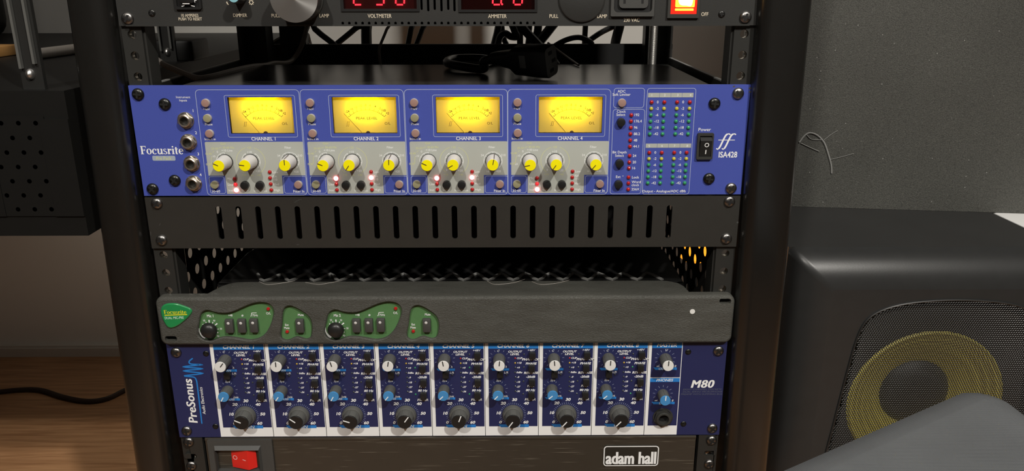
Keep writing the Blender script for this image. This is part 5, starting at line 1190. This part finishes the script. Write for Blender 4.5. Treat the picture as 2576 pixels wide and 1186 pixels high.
for pts, r in (([(2010,358), (2022,342), (2036,334), (2055,340), (2072,358), (2082,385), (2090,415), (2091,436)], .0011), ([(2014,360), (2035,370), (2060,381)], .0006), ([(2072,352), (2090,338), (2107,328)], .0004), ([(2085,402), (2115,395), (2147,386)], .0004), ([(2028,338), (2040,350), (2066,352)], .0005)):
    fb.tube([brd(Vector(CAM_LOC) + Vector(FW) + Vector(RT) * ((x - 1288) / 1977.47) - Vector(UP) * ((y - 593) / 1977.47)) for x, y in pts], r, seg=6, res=3)
li = part('lint', fb, 'lint_grey', None, mm=False); tag(li, 'curled pale lint strands clinging to the dark grey board', 'lint')

# ================================================================== CHAIR SEAT
ch = thing('office_chair', 'grey cloth chair with rounded seat corner in front of the black speaker', 'chair', (.20, -.42, 0))
pts = [(.366, -.150), (.045, -.338), (.00, -.60), (.385, -.60)]
def rounded(pts, r, n=10):
    out = []
    for i, p in enumerate(pts):
        p = Vector(p); a = (Vector(pts[i - 1]) - p).normalized(); c = (Vector(pts[(i + 1) % len(pts)]) - p).normalized()
        h = a.angle(c) / 2; d = r / math.tan(h); ce = p + (a + c).normalized() * (r / math.sin(h)); s_ = p + a * d - ce; e_ = p + c * d - ce
        a0 = math.atan2(s_.y, s_.x); da = (math.atan2(e_.y, e_.x) - a0 + PI) % (2 * PI) - PI
        out += [(ce.x + r * math.cos(a0 + da * k / n), ce.y + r * math.sin(a0 + da * k / n)) for k in range(n + 1)]
    return out
b = MB(); Lp = []
for d, z in ((.016, .384), (.004, .392), (0, .404), (0, .430), (.003, .442), (.010, .4495), (.020, .4525), (.0245, .4530)):
    q = [(.366, -.150), (.045, -.338), (.00, -.60), (.385, -.60)]; cx, cy = .20, -.42
    rp = rounded(q, .026)
    m_ = len(rp); pl_ = []
    for i in range(m_):
        t_ = (Vector(rp[(i + 1) % m_]) - Vector(rp[i - 1])).normalized(); pl_.append((rp[i][0] - t_.y * d - .20, rp[i][1] + t_.x * d + .42, z))
    Lp.append(pl_)
n = len(Lp[0]); b.add([p for l in Lp for p in l], [(k * n + i, k * n + (i + 1) % n, (k + 1) * n + (i + 1) % n, (k + 1) * n + i) for k in range(len(Lp) - 1) for i in range(n)], 0, True)
b.add(Lp[-1], [tuple(range(n))], 0, True); b.add(Lp[0], [tuple(reversed(range(n)))])
part('seat', b, 'cloth', ch, mm=False)
part('pillar', MB().lathe([(.028, .10), (.028, .28), (.018, .28), (.018, .37), (.07, .372), (.07, .38)], 20), 'plastic_black', ch, mm=False)
for i in range(5):
    a = 2 * PI * i / 5 + .3; c_, s_ = math.cos(a), math.sin(a)
    o = part('leg', MB().tube([(.02 * c_, .02 * s_, .105), (.12 * c_, .12 * s_, .085), (.20 * c_, .20 * s_, .066)], .014, seg=8, res=2), 'plastic_black', ch, mm=False)
    l = MB().lathe([(.001, -.010), (.024, -.010), (.026, -.006), (.026, .006), (.024, .010), (.001, .010)], 20, cap=False)
    part('castor', MB().add([(.20 * c_ + p[0] * c_ - p[2] * s_, .20 * s_ + p[0] * s_ + p[2] * c_, .0262 + p[1]) for p in l.v], l.f, 0, True), 'plastic_black', o, mm=False)

# ================================================================== LEFT CABINET AND FLOOR
cb_ = thing('wall_cabinet', 'black perforated steel cabinet fixed to the wall beside the rack', 'cabinet', (-.60, .0, .498))
bt = perforated(0, -.365, -.30, .515, .60, .0135, .0019, 0); b = MB(); b.add([(p[1] + .60, p[0] - 0, p[2] - .498) for p in bt.v], [tuple(reversed(f)) for f in bt.f])
part('perforated_front', b, 'cabinet_black', cb_, mm=False)
b = MB(); x0, x1 = -.42, .308
b.box(x0, x1, 0.001, .012, 0, .017); b.box(x0, x1, .001, .012, .096, .118); b.box(.285, x1, -.0006, .012, .017, .096); b.box(x0, .245, -.0006, .012, .017, .096)
b.box(x0, x1, .012, .797, .110, .118); b.box(x0, x1, .012, .797, 0, .006); b.box(x0, x0 + .006, .012, .797, .006, .11); b.box(x1 - .006, x1, .012, .797, .006, .11); b.box(x0 + .006, x1 - .006, .79, .797, .006, .11)
part('shell', b, 'cabinet_black', cb_, mm=False)
for (xa, xb, yr, zb, e1, e2, sc) in ((((-0.3283, 0.0100, 0.6389)), ((-0.3113, 0.0100, 0.6389)), .010, .095, ((-0.3295, 0.0100, 0.6323)), ((-0.3150, 0.0100, 0.6359)), ((-0.3206, 0.0080, 0.6279))), (((-0.3203, 0.2500, 0.6388)), ((-0.3033, 0.2500, 0.6388)), .25, .118, ((-0.3201, 0.2500, 0.6272)), ((-0.3079, 0.2500, 0.6297)), ((-0.3122, 0.2500, 0.6260)))):
    sx0, sx1 = xa[0] + .60, xb[0] + .60
    st2 = part('slotted_strap', MB().box(sx0, sx1, yr, yr + .004, zb, .40), 'rack_black', cb_, mm=False)
    b = MB(); b.box(sx0 + .0015, sx0 + .0035, yr - .0035, yr, e1[2] - .498, .40); b.box(sx1 - .0045, sx1 - .0025, yr - .0035, yr, e2[2] - .498, .40)
    part('strap_ridges', b, 'knob_grey', st2, mm=False)
    l = MB().lathe([(.0033, 0), (.003, .002), (.0015, .0035), (.0001, .004)], 14, cap=False)
    part('strap_screw', MB().add([(sc[0] + .60 + p[0], yr - p[2], sc[2] - .498 + p[1] * 1.3) for p in l.v], l.f, 0, True), 'steel', st2, mm=False, label='bright screw head')
q = ((-0.3133, 0.2500, 0.6180)); part('strap_foot', MB().bbox(q[0] + .60 - .03, q[0] + .60 + .028, .252, .30, .118, .140, .003), 'cabinet_black', cb_, mm=False)
br_ = part('metal_bar', MB().tube([(-0.4692, 0.2549, 0.6220), (-0.4641, 0.3325, 0.6220), (-0.4593, 0.4107, 0.6220)], .006, seg=10, res=2), 'cable_grey', None, mm=False); tag(br_, 'dull grey rod lying on the black cabinet beside the rack', 'rod')
ct = part('carton', MB().bbox(-.08, .0, 0, .05, 0, .012, .002), 'carton', None, tuple(Vector((-0.5117, 0.2940, 0.6162)) + Vector((-.013, 0, 0))), mm=False); tag(ct, 'small orange-brown carton on the black cabinet at the left', 'carton')
cs = part('equipment_case', MB().bbox(-.30, .065, 0, .25, 0, .40, .03, seg=4), 'cabinet_black', None, (-.785, .42, .6162), mm=False); tag(cs, 'black padded equipment case standing on the black cabinet', 'case')
cable('floor_cable', 'dark brown cable snaking over the wooden floor along the wall', [(-0.9144, 0.6084, 0.0045), (-0.8749, 0.6332, 0.0045), (-0.8270, 0.6471, 0.0045), (-0.7843, 0.6468, 0.0045), (-0.7279, 0.6206, 0.0045), (-0.6789, 0.6062, 0.0045), (-0.6490, 0.6157, 0.0045), (-0.6336, 0.6425, 0.0045), (-0.6192, 0.6659, 0.0045)], .0042, 'cable_brown', res=6)
lo_ = thing('amber_lamp', 'small glowing amber lamp seen through the perforated side of the rack', 'lamp', (.338, .52, 0))
part('lamp_shade', MB().lathe([(.016, .292), (.022, .298), (.022, .330), (.014, .337)], 24), 'lamp_orange', lo_, mm=False)
part('lamp_base', MB().lathe([(.036, 0), (.036, .015), (.008, .02), (.008, .292)], 24), 'plastic_black', lo_, mm=False)
